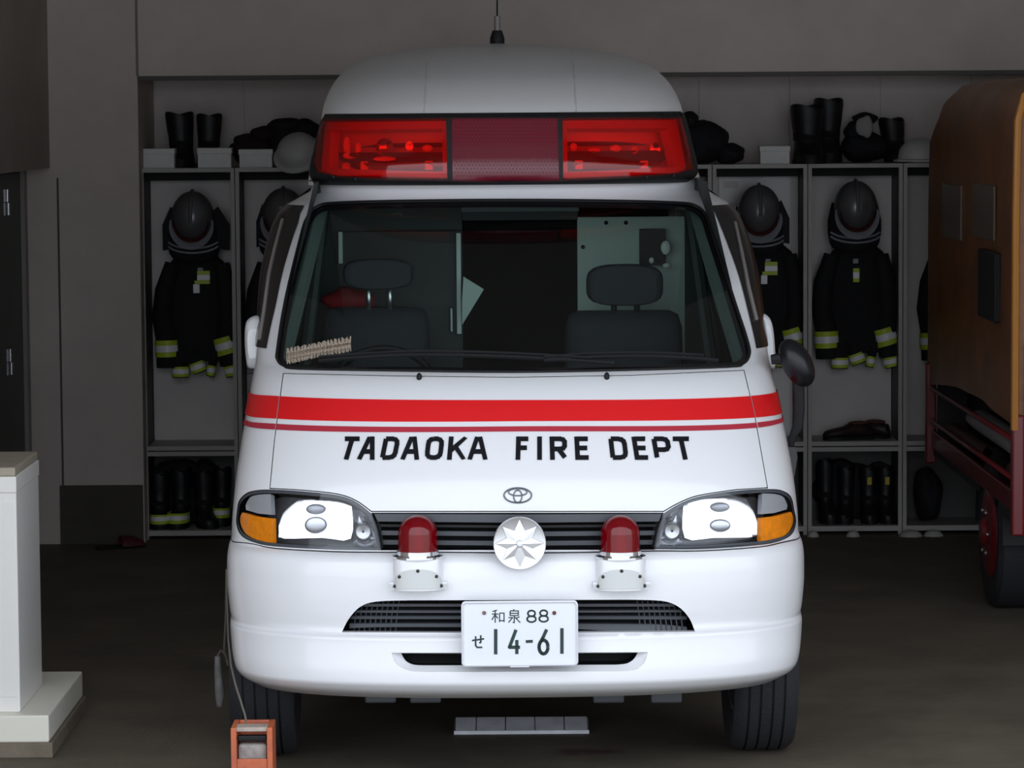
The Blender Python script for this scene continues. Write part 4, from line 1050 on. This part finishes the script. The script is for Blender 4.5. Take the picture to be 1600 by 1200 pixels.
coat(-1030, 'black turnout coat hanging in the locker beside the wall pier', 14, 'wide', 3)
coat(-886, 'black turnout coat mostly hidden by the ambulance windscreen pillar', 14, 'tab', 4, False)
coat(165, 'black turnout coat with one lime band showing beside the orange canopy', 2, 'tab', 5, False)
helmet(1337, 326, 'grey fire helmet in the locker with brown shoes, nearest the orange canopy', (0, .0))
helmet(1186, 332, 'grey fire helmet in front of the pale locker board with name tag', (0, .035))
helmet(301, 342, 'grey fire helmet in the locker beside the wall pier', (.035, .06))
helmet(443, 337, 'grey fire helmet partly hidden by the ambulance windscreen pillar', (.02, .0))
# ---- things along the locker tops
M_carton = pm('pale_carton', (.88, .87, .85), .7, var=.1, scale=12); M_boot = pm('black_boot_rubber', (.009, .009, .011), .5)
def carton(x0, x1, y0, label, mark=False):
    a, b = at(x0, 262, LY+.06), at(x1, y0, LY+.06); w_ = b.x-a.x; h = b.z-ztop
    r = empty('carton', ((a.x+b.x)/2, LY+.06, ztop), 0, label, 'box', 'pale cartons on the locker tops')
    MB().box(-w_/2, w_/2, 0, .09, 0, h*.72, .003).build('carton_body', M_carton, r)
    MB().box(-w_/2-.004, w_/2+.004, -.004, .094, h*.70, h, .004).build('carton_lid', M_carton, r)
    if mark:
        for u, v, s_ in ((-.03, .45, .008), (.0, .38, .010), (.035, .46, .009)):
            MB().box(u-s_, u+s_, -.0015, .001, h*v-s_, h*v+s_).build('printed_mark', pm('dark_print', (.05, .05, .08), .7), r)
carton(219, 272, 232, 'pale carton at the end of the locker tops by the wall pier')
carton(309, 361, 231, 'plain pale carton standing in front of the upright black boots')
carton(374, 425, 233, 'pale carton with dark printed marks below the heap of black gear')
carton(1188, 1234, 228, 'small pale carton right of the ambulance roof on the locker tops')
def boot(x, y, z, h, label, ang=0.0, w_=.055, lean=0.0, group='black boots in and on the lockers', band=None, tab=None):
    r = empty('rubber_boot', (x, y, z), ang, label, 'boot', group)
    lp_ = []
    for t, wx, wy, oy in ((0, .92, 1.35, -.045), (.06, 1.0, 1.45, -.05), (.16, .98, 1.40, -.045), (.28, .88, 1.05, -.005), (.42, .85, .92, .01), (.7, .98, 1.02, .01), (.95, 1.06, 1.1, .01), (1.0, 1.04, 1.08, .01)):
        lp_.append([Vector((w_*wx*sup(2*PI*i/24, 2.4)[0]+lean*t*h, w_*1.15*wy*sup(2*PI*i/24, 2.4)[1]+oy, h*t+.012*t*math.sin(2*PI*i/24*2))) for i in range(24)])
    MB().loft(lp_, True, True, False).build('boot_shaft', M_boot, r)
    MB().loft([[Vector((w_*k*sup(2*PI*i/24, 2.4)[0], w_*1.15*1.5*k*sup(2*PI*i/24, 2.4)[1]-.05, zz)) for i in range(24)] for zz, k in ((0, 1.03), (.02, 1.03))], True).build('sole', M_black, r)
    MB().loft([[Vector((w_*.9*sup(2*PI*i/24, 2.4)[0]+lean*t*h, w_*1.15*.95*sup(2*PI*i/24, 2.4)[1]+.01, h*t)) for i in range(24)] for t in (.4, .96)], True, True, False).build('lining', M_dark, r)
    if band:
        for t0, t1, mt in ((band, band+.06, M_lime), (band+.06, band+.14, M_silver), (band+.14, band+.18, M_lime)):
            MB().loft([[Vector((w_*1.07*sup(2*PI*i/24, 2.4)[0], w_*1.15*1.46*sup(2*PI*i/24, 2.4)[1]-.048, h*t)) for i in range(24)] for t in (t0, t1)], True, False, False).build('reflective_band', mt, r)
    if tab:
        MB().box(-.012, .012, -w_*1.32, -w_*1.16, h*.72, h*.72+.04, .003).build('pull_tab', pm('yellow_pull_tab', (.62, .50, .05), .6), r)
    return r
def bp(px, Y=LY+.2): return at(px, 262, Y).x
h1 = at(280, 178, LY+.2).z-ztop
boot(bp(281), LY+.34, ztop, h1, 'upright black boot at the wall pier end of the locker tops', 0, .068, -.05)
boot(bp(322), LY+.34, ztop, h1-.01, 'upright black boot standing behind the plain pale carton', .1, .062, .03)
boot(bp(1262), LY+.17, ztop, at(1262, 166, LY+.2).z-ztop, 'wide upright black boot beside the small pale carton', 0, .080, -.02)
boot(bp(1299), LY+.45, ztop, at(1298, 156, LY+.2).z-ztop, 'tallest upright black boot on the locker tops, nearest the canopy', 0, .072, .03)
def lump(name, spec, mat, label, cat, group, z0, extra=None):
    """a soft heap: overlapping deformed ellipsoids, resting on z0"""
    r = empty(name, (spec[0][0], spec[0][1], z0), 0, label, cat, group); O = Vector((spec[0][0], spec[0][1], z0))
    zmin = min(s[2]-s[5] for s in spec)
    for k, s_ in enumerate(spec):
        c = Vector(s_[:3])-O+Vector((0, 0, z0-zmin)); sd = random.random()*6
        MB().ell(c, s_[3:6], 22, 14, None, lambda d: 1+.09*math.sin(4*d.x+sd)*math.cos(5*d.z+sd)+.05*math.sin(9*d.y+sd)).build('folded_bulge' if k else 'bag_body', mat, r)
    return r
M_bag = pm('black_gear_fabric', (.010, .010, .013), .8, bump=.5, bscale=30); M_bagr = pm('dark_maroon_fabric', (.03, .012, .014), .8, bump=.4, bscale=30)
def pos(px, py, Y): p = at(px, py, Y); return p.x, Y, p.z
S = 1/308.0
lump('gear_bag', [(*pos(400, 225, LY+.47), 40*S, .08, 24*S), (*pos(385, 208, LY+.47), 20*S, .06, 10*S), (*pos(412, 200, LY+.47), 22*S, .05, 14*S)], M_bagr, 'dark maroon-black gear bag behind the marked carton', 'bag', None, ztop)
lump('gear_bag', [(*pos(455, 225, LY+.30), 34*S, .09, 34*S), (*pos(450, 195, LY+.30), 32*S, .08, 12*S), (*pos(478, 205, LY+.30), 24*S, .08, 20*S)], M_bag, 'black gear bag behind the white helmet beside the ambulance roof', 'bag', None, ztop)
lump('gear_bag', [(*pos(1100, 215, LY+.2), 40*S, .12, 32*S), (*pos(1078, 180, LY+.2), 14*S, .06, 14*S), (*pos(1095, 200, LY+.2), 26*S, .08, 20*S), (*pos(1120, 198, LY+.2), 12*S, .06, 10*S), (*pos(1140, 232, LY+.2), 24*S, .10, 16*S)], M_bag, 'heap of black gear right beside the ambulance roof', 'bag', None, ztop)
lump('gear_bag', [(*pos(1350, 222, LY+.44), 36*S, .10, 24*S), (*pos(1335, 200, LY+.44), 16*S, .06, 18*S), (*pos(1352, 178, LY+.44), 20*S, .04, 10*S), (*pos(1366, 225, LY+.44), 24*S, .09, 18*S)], M_bag, 'low black gear bundle behind the pale cloth, between boots and white helmet', 'bag', None, ztop)
boot(bp(1408), LY+.45, ztop, at(1408, 187, LY+.2).z-ztop, 'short black boot beside the white cap near the canopy', 0, .062, -.10)
MB().ell(pos(1352, 198, LY+.33), (.045, .02, .055), 18, 12, None, lambda d: 1+.1*math.sin(5*d.x)).build('pale_cloth', pm('pale_cloth_grey', (.40, .39, .38), .8)); tag(bpy.data.objects['pale_cloth'], 'pale crumpled cloth tucked on the low black gear bundle', 'cloth')
def cap(px, py, label, k=1.0):
    x, y, z = pos(px, py, LY+.10); r = empty('white_helmet', (x, y, ztop), 0, label, 'helmet')
    M = pm('white_helmet_shell', (.55, .54, .53), .4)
    pr = [(.115*k, .012), (.112*k, .04)]+[(.11*k*math.cos(PI/2*i/8)+.001, .04+.085*k*math.sin(PI/2*i/8)) for i in range(9)]
    MB().lathe(pr, 'Z', (0, 0, 0), 28).build('shell', M, r)
    MB().lathe([(.10*k, .0), (.135*k, .008), (.137*k, .016), (.112*k, .022)], 'Z', (0, 0, 0), 28).build('brim', M, r)
    return r
cap(1438, 230, 'white helmet on the locker tops next to the orange canopy')
hh = cap(469, 235, 'white helmet on the locker tops beside the ambulance light bar', .95)
hh.location.z = ztop+.055; hh.rotation_euler = (.75, -.25, 0); hh.location.y = LY+.03
# ---- inside the lower compartments and on the shelves
for i, (px, lb) in enumerate(((250, 'black boot with lime band nearest the wall pier in the lower locker bay'), (283, 'black boot with lime band in the middle of the lower locker bay by the pier'), (319, 'black boot without clear band in the lower locker bay by the pier'))):
    boot(at(px, 830, LY+.16).x, LY+.17, zbot, .27+.02*(i % 2), lb, (.1, -.15, .4)[i], .05, 0, 'black boots in and on the lockers', .10 if i < 2 else None)
boot(at(345, 830, LY+.16).x, LY+.26, zbot, .28, 'black boot with lime band deep behind the ambulance headlamp', 0, .045, 0, 'black boots in and on the lockers', .16)
for i, (px, lb, tb) in enumerate(((1290, 'black boot at the post in the lower bay nearest the canopy', 0), (1322, 'black boot left of the yellow tabbed pair in the lower bay', 0), (1357, 'black boot with yellow pull tab, left one of the pair', 1), (1384, 'black boot with yellow pull tab, right one of the pair', 1))):
    boot(at(px, 830, LY+.16).x, LY+.17, zbot, (.31, .28, .27, .27)[i], lb, (.2, -.2, 0, .05)[i], .042, 0, 'black boots in and on the lockers', None, tb)
lump('gear_bag', [(*pos(1450, 780, LY+.18), 22*S, .12, 40*S), (*pos(1446, 760, LY+.16), 18*S, .08, 24*S)], M_bag, 'black bag in the lower locker bay behind the red truck side', 'bag', None, zbot)
lump('gear_bag', [(*pos(292, 775, LY+.28), 54*S, .05, 50*S), (*pos(270, 750, LY+.28), 32*S, .04, 26*S), (*pos(322, 752, LY+.28), 26*S, .04, 28*S)], M_bag, 'black bag filling the lower locker bay behind the lime banded boots', 'bag', None, zbot)
lump('gear_bag', [(*pos(1335, 782, LY+.28), 66*S, .05, 44*S), (*pos(1310, 755, LY+.28), 34*S, .04, 24*S), (*pos(1375, 765, LY+.28), 34*S, .04, 28*S)], M_bag, 'black bag filling the lower locker bay behind the yellow tabbed boots', 'bag', None, zbot)
def shoe(px, Y, z, ang, label, mat, L_=.27, group=None):
    r = empty('shoe', (at(px, 695, Y).x, Y, z), ang, label, 'shoe', group)
    lp_ = []
    for t, w_, h in ((0, .02, .03), (.04, .032, .06), (.25, .036, .075), (.45, .036, .075), (.6, .043, .055), (.8, .048, .045), (.94, .036, .035), (1.0, .012, .02)):
        lp_.append([Vector(((t-.5)*L_, w_*sup(2*PI*i/16, 2.3)[0], .012+h/2+h/2*sup(2*PI*i/16, 2.3)[1])) for i in range(16)])
    MB().loft(lp_, True).build('upper', mat, r)
    MB().loft([[Vector(((t-.5)*L_, s_*w_*1.06, 0)) for s_ in (-1, 1)]+[Vector(((t-.5)*L_, s_*w_*1.06, .016)) for s_ in (1, -1)] for t, w_, h in ((0, .02, 0), (.05, .033, 0), (.3, .034, 0), (.6, .044, 0), (.82, .048, 0), (.95, .034, 0), (1, .012, 0))], True).build('sole', M_black, r)
    MB().ell((-.055, 0, .083), (.055, .026, .012), 16, 8).build('insole', pm('red_brown_insole', (.14, .05, .035), .7), r)
    return r
M_shoe = pm('dark_brown_leather', (.025, .014, .011), .5)
shoe(1325, LY+.10, zsh, .15, 'dark brown shoe on the locker shelf, toe towards the ambulance', M_shoe, .26); shoe(1352, LY+.20, zsh, 2.7, 'dark brown shoe on the locker shelf, nearer the canopy truck', M_shoe, .26)
bpy.data.objects['shoe'].rotation_euler.z = PI+.2
# slipper on the floor by the skirting and white levelling pads under the lockers
sl = at(185, 841, 16.3); r = empty('slipper', (sl.x, 16.38, 0), .4, 'dark red slipper on the floor at the foot of the wall pier', 'slipper')
MB().loft([[Vector(((t-.5)*.25, w_*sup(2*PI*i/16, 2.4)[0], .008+.008*sup(2*PI*i/16, 2.4)[1])) for i in range(16)] for t, w_ in ((0, .02), (.1, .038), (.5, .04), (.8, .048), (1, .02))], True).build('sole', M_black, r)
MB().loft([[Vector(((t-.5)*.25, w_*math.cos(PI*i/12), .012+h*math.sin(PI*i/12))) for i in range(13)] for t, w_, h in ((.5, .046, .05), (.75, .050, .045), (.97, .03, .02))], False).build('strap', pm('dark_red_vinyl', (.10, .012, .015), .5), r)
for i, (px, lb) in enumerate(((1268, 'pale levelling pad under the post right of the ambulance indicator'), (1330, 'pale cap on the floor below the pair of dark boots'), (1420, 'pale levelling pad under the thick post by the truck wheel'), (1455, 'pale levelling pad on the floor just left of the truck tyre'))):
    p = at(px, 828, LY+.02); w_ = (.03, .035, .06, .05)[i]
    o = MB().lathe([(0, 0), (w_, 0), (w_*.8, .018), (w_*.4, .028), (0, .03)], 'Z', (p.x, LY-.07, 0), 16).build('levelling_pad', pm('pale_pad_plastic', (.50, .49, .46), .6)); tag(o, lb, 'pad', 'pale pads at the locker feet')
# ================================================================ FOREGROUND THINGS
# white cabinet on a plinth at the left
M_cab = pm('white_cabinet_enamel', (.90, .88, .84), .4); M_cabt = pm('cabinet_top_beige', (.42, .37, .29), .6, var=.15, scale=10)
cx1 = at(27, 900, 11.05).x; zt0 = .144; ztc = at(14, 731, 11.05).z
cb = empty('white_cabinet', (cx1-.22, 11.33, zt0), 0, 'white metal cabinet with beige top standing on the pale plinth', 'cabinet')
MB().box(-.22, .22, -.27, .26, 0, ztc-zt0-.035, .006).build('body', M_cab, cb)
MB().box(-.225, .222, -.278, .265, ztc-zt0-.085, ztc-zt0-.03, .004).build('top_rim', M_cab, cb)
MB().box(-.222, .218, -.27, .26, ztc-zt0-.03, ztc-zt0, .006).build('top', M_cabt, cb)
MB().box(-.22, .215, -.272, -.262, .05, ztc-zt0-.11, .004).build('front_door', M_cab, cb)
MB().ell((.155, -.28, ztc-zt0-.055), (.006, .004, .006), 10, 6).build('rim_screw', M_black, cb)
pr_ = at(76, 1121, 11.0).x
ph = empty('plinth', (pr_-.36, 11.44, 0), 0, 'pale plinth slab under the white cabinet, on a brown base', 'plinth')
MB().box(-.36, .36, -.44, .44, .052, .144, .006).build('slab', pm('pale_plinth_paint', (.88, .85, .74), .5), ph)
MB().box(-.36, .372, -.445, .445, 0, .052, .004).build('base', pm('brown_plinth_base', (.20, .165, .12), .8, var=.25, scale=14), ph)
# orange tool box with cord, hose end hanging beside the van
pb_ = at(393, 1137, 10.35); wb = 33/502.0
ob = empty('orange_box', (pb_.x, 10.42, 0), 0, 'orange-red open box with pale contents on the floor by the ambulance tyre', 'box')
M_or = pm('orange_plastic', (.62, .16, .05), .5, var=.3, scale=9, var2=(.42, .10, .06)); hb_ = pb_.z
for nm2, a in (('side_wall', (-wb, -wb+.018, -.075, .075, 0, hb_)), ('side_wall', (wb-.018, wb, -.075, .075, 0, hb_)), ('back_wall', (-wb+.018, wb-.018, .06, .075, 0, hb_)), ('front_wall', (-wb+.018, wb-.018, -.072, -.057, 0, hb_-.10)), ('floor_plate', (-wb+.018, wb-.018, -.057, .06, 0, .012))):
    MB().box(*a, .003).build(nm2, M_or, ob)
MB().box(-wb+.016, wb-.016, -.066, .0, hb_-.014, hb_, .003).build('top_bar', pm('worn_pale_plastic', (.50, .42, .36), .7, var=.3, scale=20), ob)
MB().box(-wb+.02, wb-.02, -.05, .05, .02, hb_-.055, .012).build('pale_block', pm('dirty_pale_block', (.36, .32, .30), .8, var=.5, scale=22), ob)
MB().box(-wb+.02, wb-.02, -.06, -.03, hb_-.045, hb_-.028, .004).build('dark_handle', M_black, ob)
P = [(at(386, 1138, 10.40)), at(383, 1118, 10.45), at(376, 1095, 10.5), at(368, 1070, 10.55), at(361, 1040, 10.62), at(357, 1000, 10.72), at(355, 940, 10.85), at(354, 890, 10.95)]
o = MB().tube([Vector(q) for q in P], .0035, 6).build('power_cord', pm('grey_cord', (.17, .15, .12), .7)); tag(o, 'thin grey cord rising from the orange box along the ambulance flank', 'cord')
pk = empty('cord_plug', at(342, 1065, 10.95), 0, 'grey dangling plug and strap beside the ambulance flank', 'plug'); O = Vector(pk.location)
M_plug = pm('grey_plug_plastic', (.16, .155, .15), .6, var=.4, scale=30)
MB().tube([at(340, 1025, 10.95)-O, at(341, 1050, 10.95)-O, at(344, 1085, 10.95)-O, at(343, 1104, 10.95)-O], [.010, .013, .017, .010], 10).build('plug_body', M_plug, pk)
MB().tube([at(340, 1026, 10.95)-O, at(345, 1016, 10.95)-O, at(352, 1022, 10.95)-O, at(357, 1040, 10.95)-O], .005, 8).build('strap', pm('dark_strap', (.08, .07, .06), .8), pk)
MB().tube([at(350, 1020, 10.95)-O, at(353, 960, 10.98)-O, at(354, 890, 11.0)-O], .004, 6).build('lead', pm('dark_strap', (.08, .07, .06), .8), pk)
# pale tiled panel on the floor under the van, its tilt shaped to catch light
XE = [711, 744, 790, 836, 882, 919]; yA, yB = 11.37, 11.48; zA = .012; zB = at(815, 1120, yB).z
dc = empty('tiled_panel', (at(815, 1157, yA).x, yA, 0), 0, 'pale tiled panel lying slightly tilted on the floor under the ambulance', 'panel'); O = Vector(dc.location)
M_tile = pm('pale_tile', (.80, .80, .85), .6, var=.2, scale=12)
def tp(px, t, up):  # point on the tilted plate
    p = at(px, 1157, yA); return Vector((p.x, yA+(yB-yA)*t, zA+(zB-zA)*t+up))-O
def plate_(x0, x1, t0, t1, u0, u1):
    c = [tp(x, t, u) for u in (u0, u1) for x, t in ((x0, t0), (x1, t0), (x1, t1), (x0, t1))]
    return MB().add(c, [(0, 3, 2, 1), (4, 5, 6, 7), (0, 1, 5, 4), (1, 2, 6, 5), (2, 3, 7, 6), (3, 0, 4, 7)])
plate_(709.5, 920.5, -.01, 1.0, -.010, -.003).build('backing', pm('panel_backing', (.16, .16, .17), .7), dc)
for k in range(5):
    plate_(XE[k]+1.0, XE[k+1]-1.0, .01, .99, -.004, .0).build('tile', M_tile, dc)
plate_(709.5, 920.5, -.03, -.01, -.012, .001).build('front_lip', M_tile, dc)
c = tp(815, .85, 0); MB().box(-.18, .18, c.y-.01, c.y+.01, 0, c.z-.008).build('prop', M_black, dc)
# ================================================================ RED TRUCK WITH ORANGE CANVAS
FX = 2.03; FY0 = 13.36; FY1 = 16.2
tk = empty('canopy_truck', (FX+.8, 14.8, 0), 0, 'small red fire truck under an orange canvas canopy at the right edge', 'truck'); TO = Vector((FX+.8, 14.8, 0))
M_canvas = pm('orange_canvas', (.25, .085, .012), .42, var=.35, scale=4, bump=.35, bscale=14, var2=(.16, .05, .008)); M_tred = pm('truck_red_paint', (.17, .005, .009), .38, coat=.2)
zr_ = at(1585, 118, FY0).z; zc = at(1520, 630, 14.6).z
def tv(x, y, z): return Vector((x, y, z))-TO
# canopy: flank with rounded top, wrapped across the roof
prof = [(0, zc), (.0, zc+.3), (.0, 1.2), (.0, 1.7), (.006, zr_-.18), (.03, zr_-.08), (.09, zr_-.02), (.2, zr_), (.8, zr_+.03), (1.4, zr_), (1.55, zr_-.06), (1.6, zr_-.2), (1.6, 1.2), (1.6, zc)]
lp_ = []
NY = 24
for i in range(NY+1):
    t = i/NY; y = FY0+(FY1-FY0)*t; drop = .0 if t < .75 else .16*((t-.75)/.25)**2
    l = []
    for k, (x, z) in enumerate(prof):
        wv = .006*math.sin(7*t*PI+k) if 0 < t < 1 else 0
        zz = z-drop*max(0, (z-1.6)/(zr_-1.6)) if z > 1.6 else z
        if k in (0, len(prof)-1): zz = z+.06*math.sin(PI*t)-.05*t
        l.append(tv(FX+x+(wv if x < .8 else -wv), y, zz))
    lp_.append(l)
MB().loft(lp_, False).build('canopy_side', M_canvas, tk)
MB().loft([[lp_[-1][k] for k in range(len(prof))], [Vector((lp_[-1][k].x, lp_[-1][k].y+.0, lp_[-1][0].z+.0)) for k in range(len(prof))]], False).build('canopy_end', M_canvas, tk)
MB().loft([[lp_[0][k]+Vector((0, .03, 0)) for k in range(len(prof))], [Vector((lp_[0][k].x, lp_[0][k].y+.03, lp_[0][0].z)) for k in range(len(prof))]], False).build('canopy_end', M_canvas, tk)
MB().tube([lp_[0][k]+Vector((-.004 if k < 6 else 0, 0, 0)) for k in range(len(prof))], .016, 8).build('canopy_edge_highlight', pm('canvas_highlight_orange', (.50, .20, .03), .35), tk)  # lighter orange painted along the near canvas edge as a daylight highlight
M_cwin = pm('clouded_canopy_window', (.13, .085, .05), .25)
for x0, x1 in ((1476, 1504), (1524, 1556)):
    ya, yb_ = (FX*F/(x0-800.0)), (FX*F/(x1-800.0)); ym = (ya+yb_)/2
    za, zb_ = at((x0+x1)/2, 372, ym).z, at((x0+x1)/2, 288, ym).z
    MB().box(FX-.008-TO.x, FX+.004-TO.x, yb_-TO.y, ya-TO.y, za, zb_, .003).build('canopy_window', M_cwin, tk)
ya, yb_ = FX*F/(1540-800.0), FX*F/(1566-800.0)
MB().box(FX-.03-TO.x, FX+.004-TO.x, yb_-TO.y, ya-TO.y, at(1552, 500, 14).z, at(1552, 392, 14).z, .008).build('black_strap', M_black, tk)
# red body below: posts, flank panel, silver hose pipe, sill
MB().box(-.78, .78, FY0+.05-TO.y, FY1-.05-TO.y, .46, .50, .004).build('deck', pm('deck_dark', (.03, .03, .03), .6), tk)
for yy in (FY0+.02, FY1-.04):
    MB().box(-.815, -.765, yy-TO.y-.03, yy-TO.y+.03, .42, zc+.06, .008).build('corner_post', M_tred, tk)
MB().box(-.79, -.77, FY0+.05-TO.y, FY1-.06-TO.y, .50, .585, .006).build('side_panel', M_tred, tk)
for z_ in (.64, .80): MB().tube([(-.79, FY0+.05-TO.y, z_), (-.79, FY1-.05-TO.y, z_-.01)], .012, 8).build('side_rail', M_tred, tk)
MB().tube([(-.70, FY0+.1-TO.y, .70), (-.72, 14.0-TO.y, .745), (-.72, 14.9-TO.y, .745), (-.68, 15.5-TO.y, .70)], [.03, .05, .05, .03], 14).build('hose_roll', pm('grey_hose', (.30, .28, .28), .5), tk)
MB().tube([(-.70, FY0+.1-TO.y, .60), (-.71, 14.3-TO.y, .61), (-.71, 15.9-TO.y, .60)], .04, 12).build('hose_roll', pm('dark_hose', (.12, .05, .05), .5), tk)
MB().box(-.62, -.58, FY0+.05-TO.y, FY1-.06-TO.y, .50, zc+.3, 0).build('inner_panel', pm('truck_inner_dark', (.02, .01, .01), .6), tk)
MB().box(-.76, .78, FY1-.09-TO.y, FY1-.06-TO.y, .5, 1.2, .004).build('end_panel', pm('truck_inner_dark', (.02, .01, .01), .6), tk)
MB().box(-.76, .78, FY0-TO.y, FY0+.03-TO.y, .5, 1.2, .01).build('end_panel', M_tred, tk)
for z_ in (1.35, 1.6, 1.85): MB().tube([(-.72, FY0-.03-TO.y, z_), (.7, FY0-.03-TO.y, z_)], .018, 8).build('ladder_rung', M_tred, tk)
MB().box(-.45, .45, FY0+.1-TO.y, FY1-.1-TO.y, .30, .46).build('chassis', M_black, tk)
wy = FX*F/(1541-800.0)
def twheel(x, y, sg):
    r = link('wheel', None, None, tk); R = .325
    MB().lathe([(.19, -.09), (.26, -.10), (R-.02, -.10), (R, -.08), (R, .08), (R-.02, .10), (.26, .10), (.19, .09)], 'X', (x-TO.x, y-TO.y, R), 40).build('tyre', M_rubber, r)
    pr = [(.0, -.135), (.05, -.135), (.06, -.118), (.15, -.112), (.185, -.106), (.20, -.095), (.20, .08), (.0, .08)]
    MB().lathe([(a, b*sg) for a, b in pr], 'X', (x-TO.x, y-TO.y, R), 32).build('rim', M_tred, r)
    for k in range(6):
        a = 2*PI*k/6; MB().ell((x-TO.x-.118*sg, y-TO.y+.10*math.cos(a), R+.10*math.sin(a)), (.01, .01, .01), 8, 6).build('wheel_nut', M_steel, r)
twheel(FX+.12, wy, 1); twheel(FX+1.48, wy, -1)
pf = [(math.cos(PI*k/16)*.42, math.sin(PI*k/16)*.37) for k in range(17)]
MB().loft([[Vector((x_, wy-TO.y+u, .32+v)) for u, v in pf] for x_ in (-.78, -.56)], False).build('mudguard', M_black, tk)
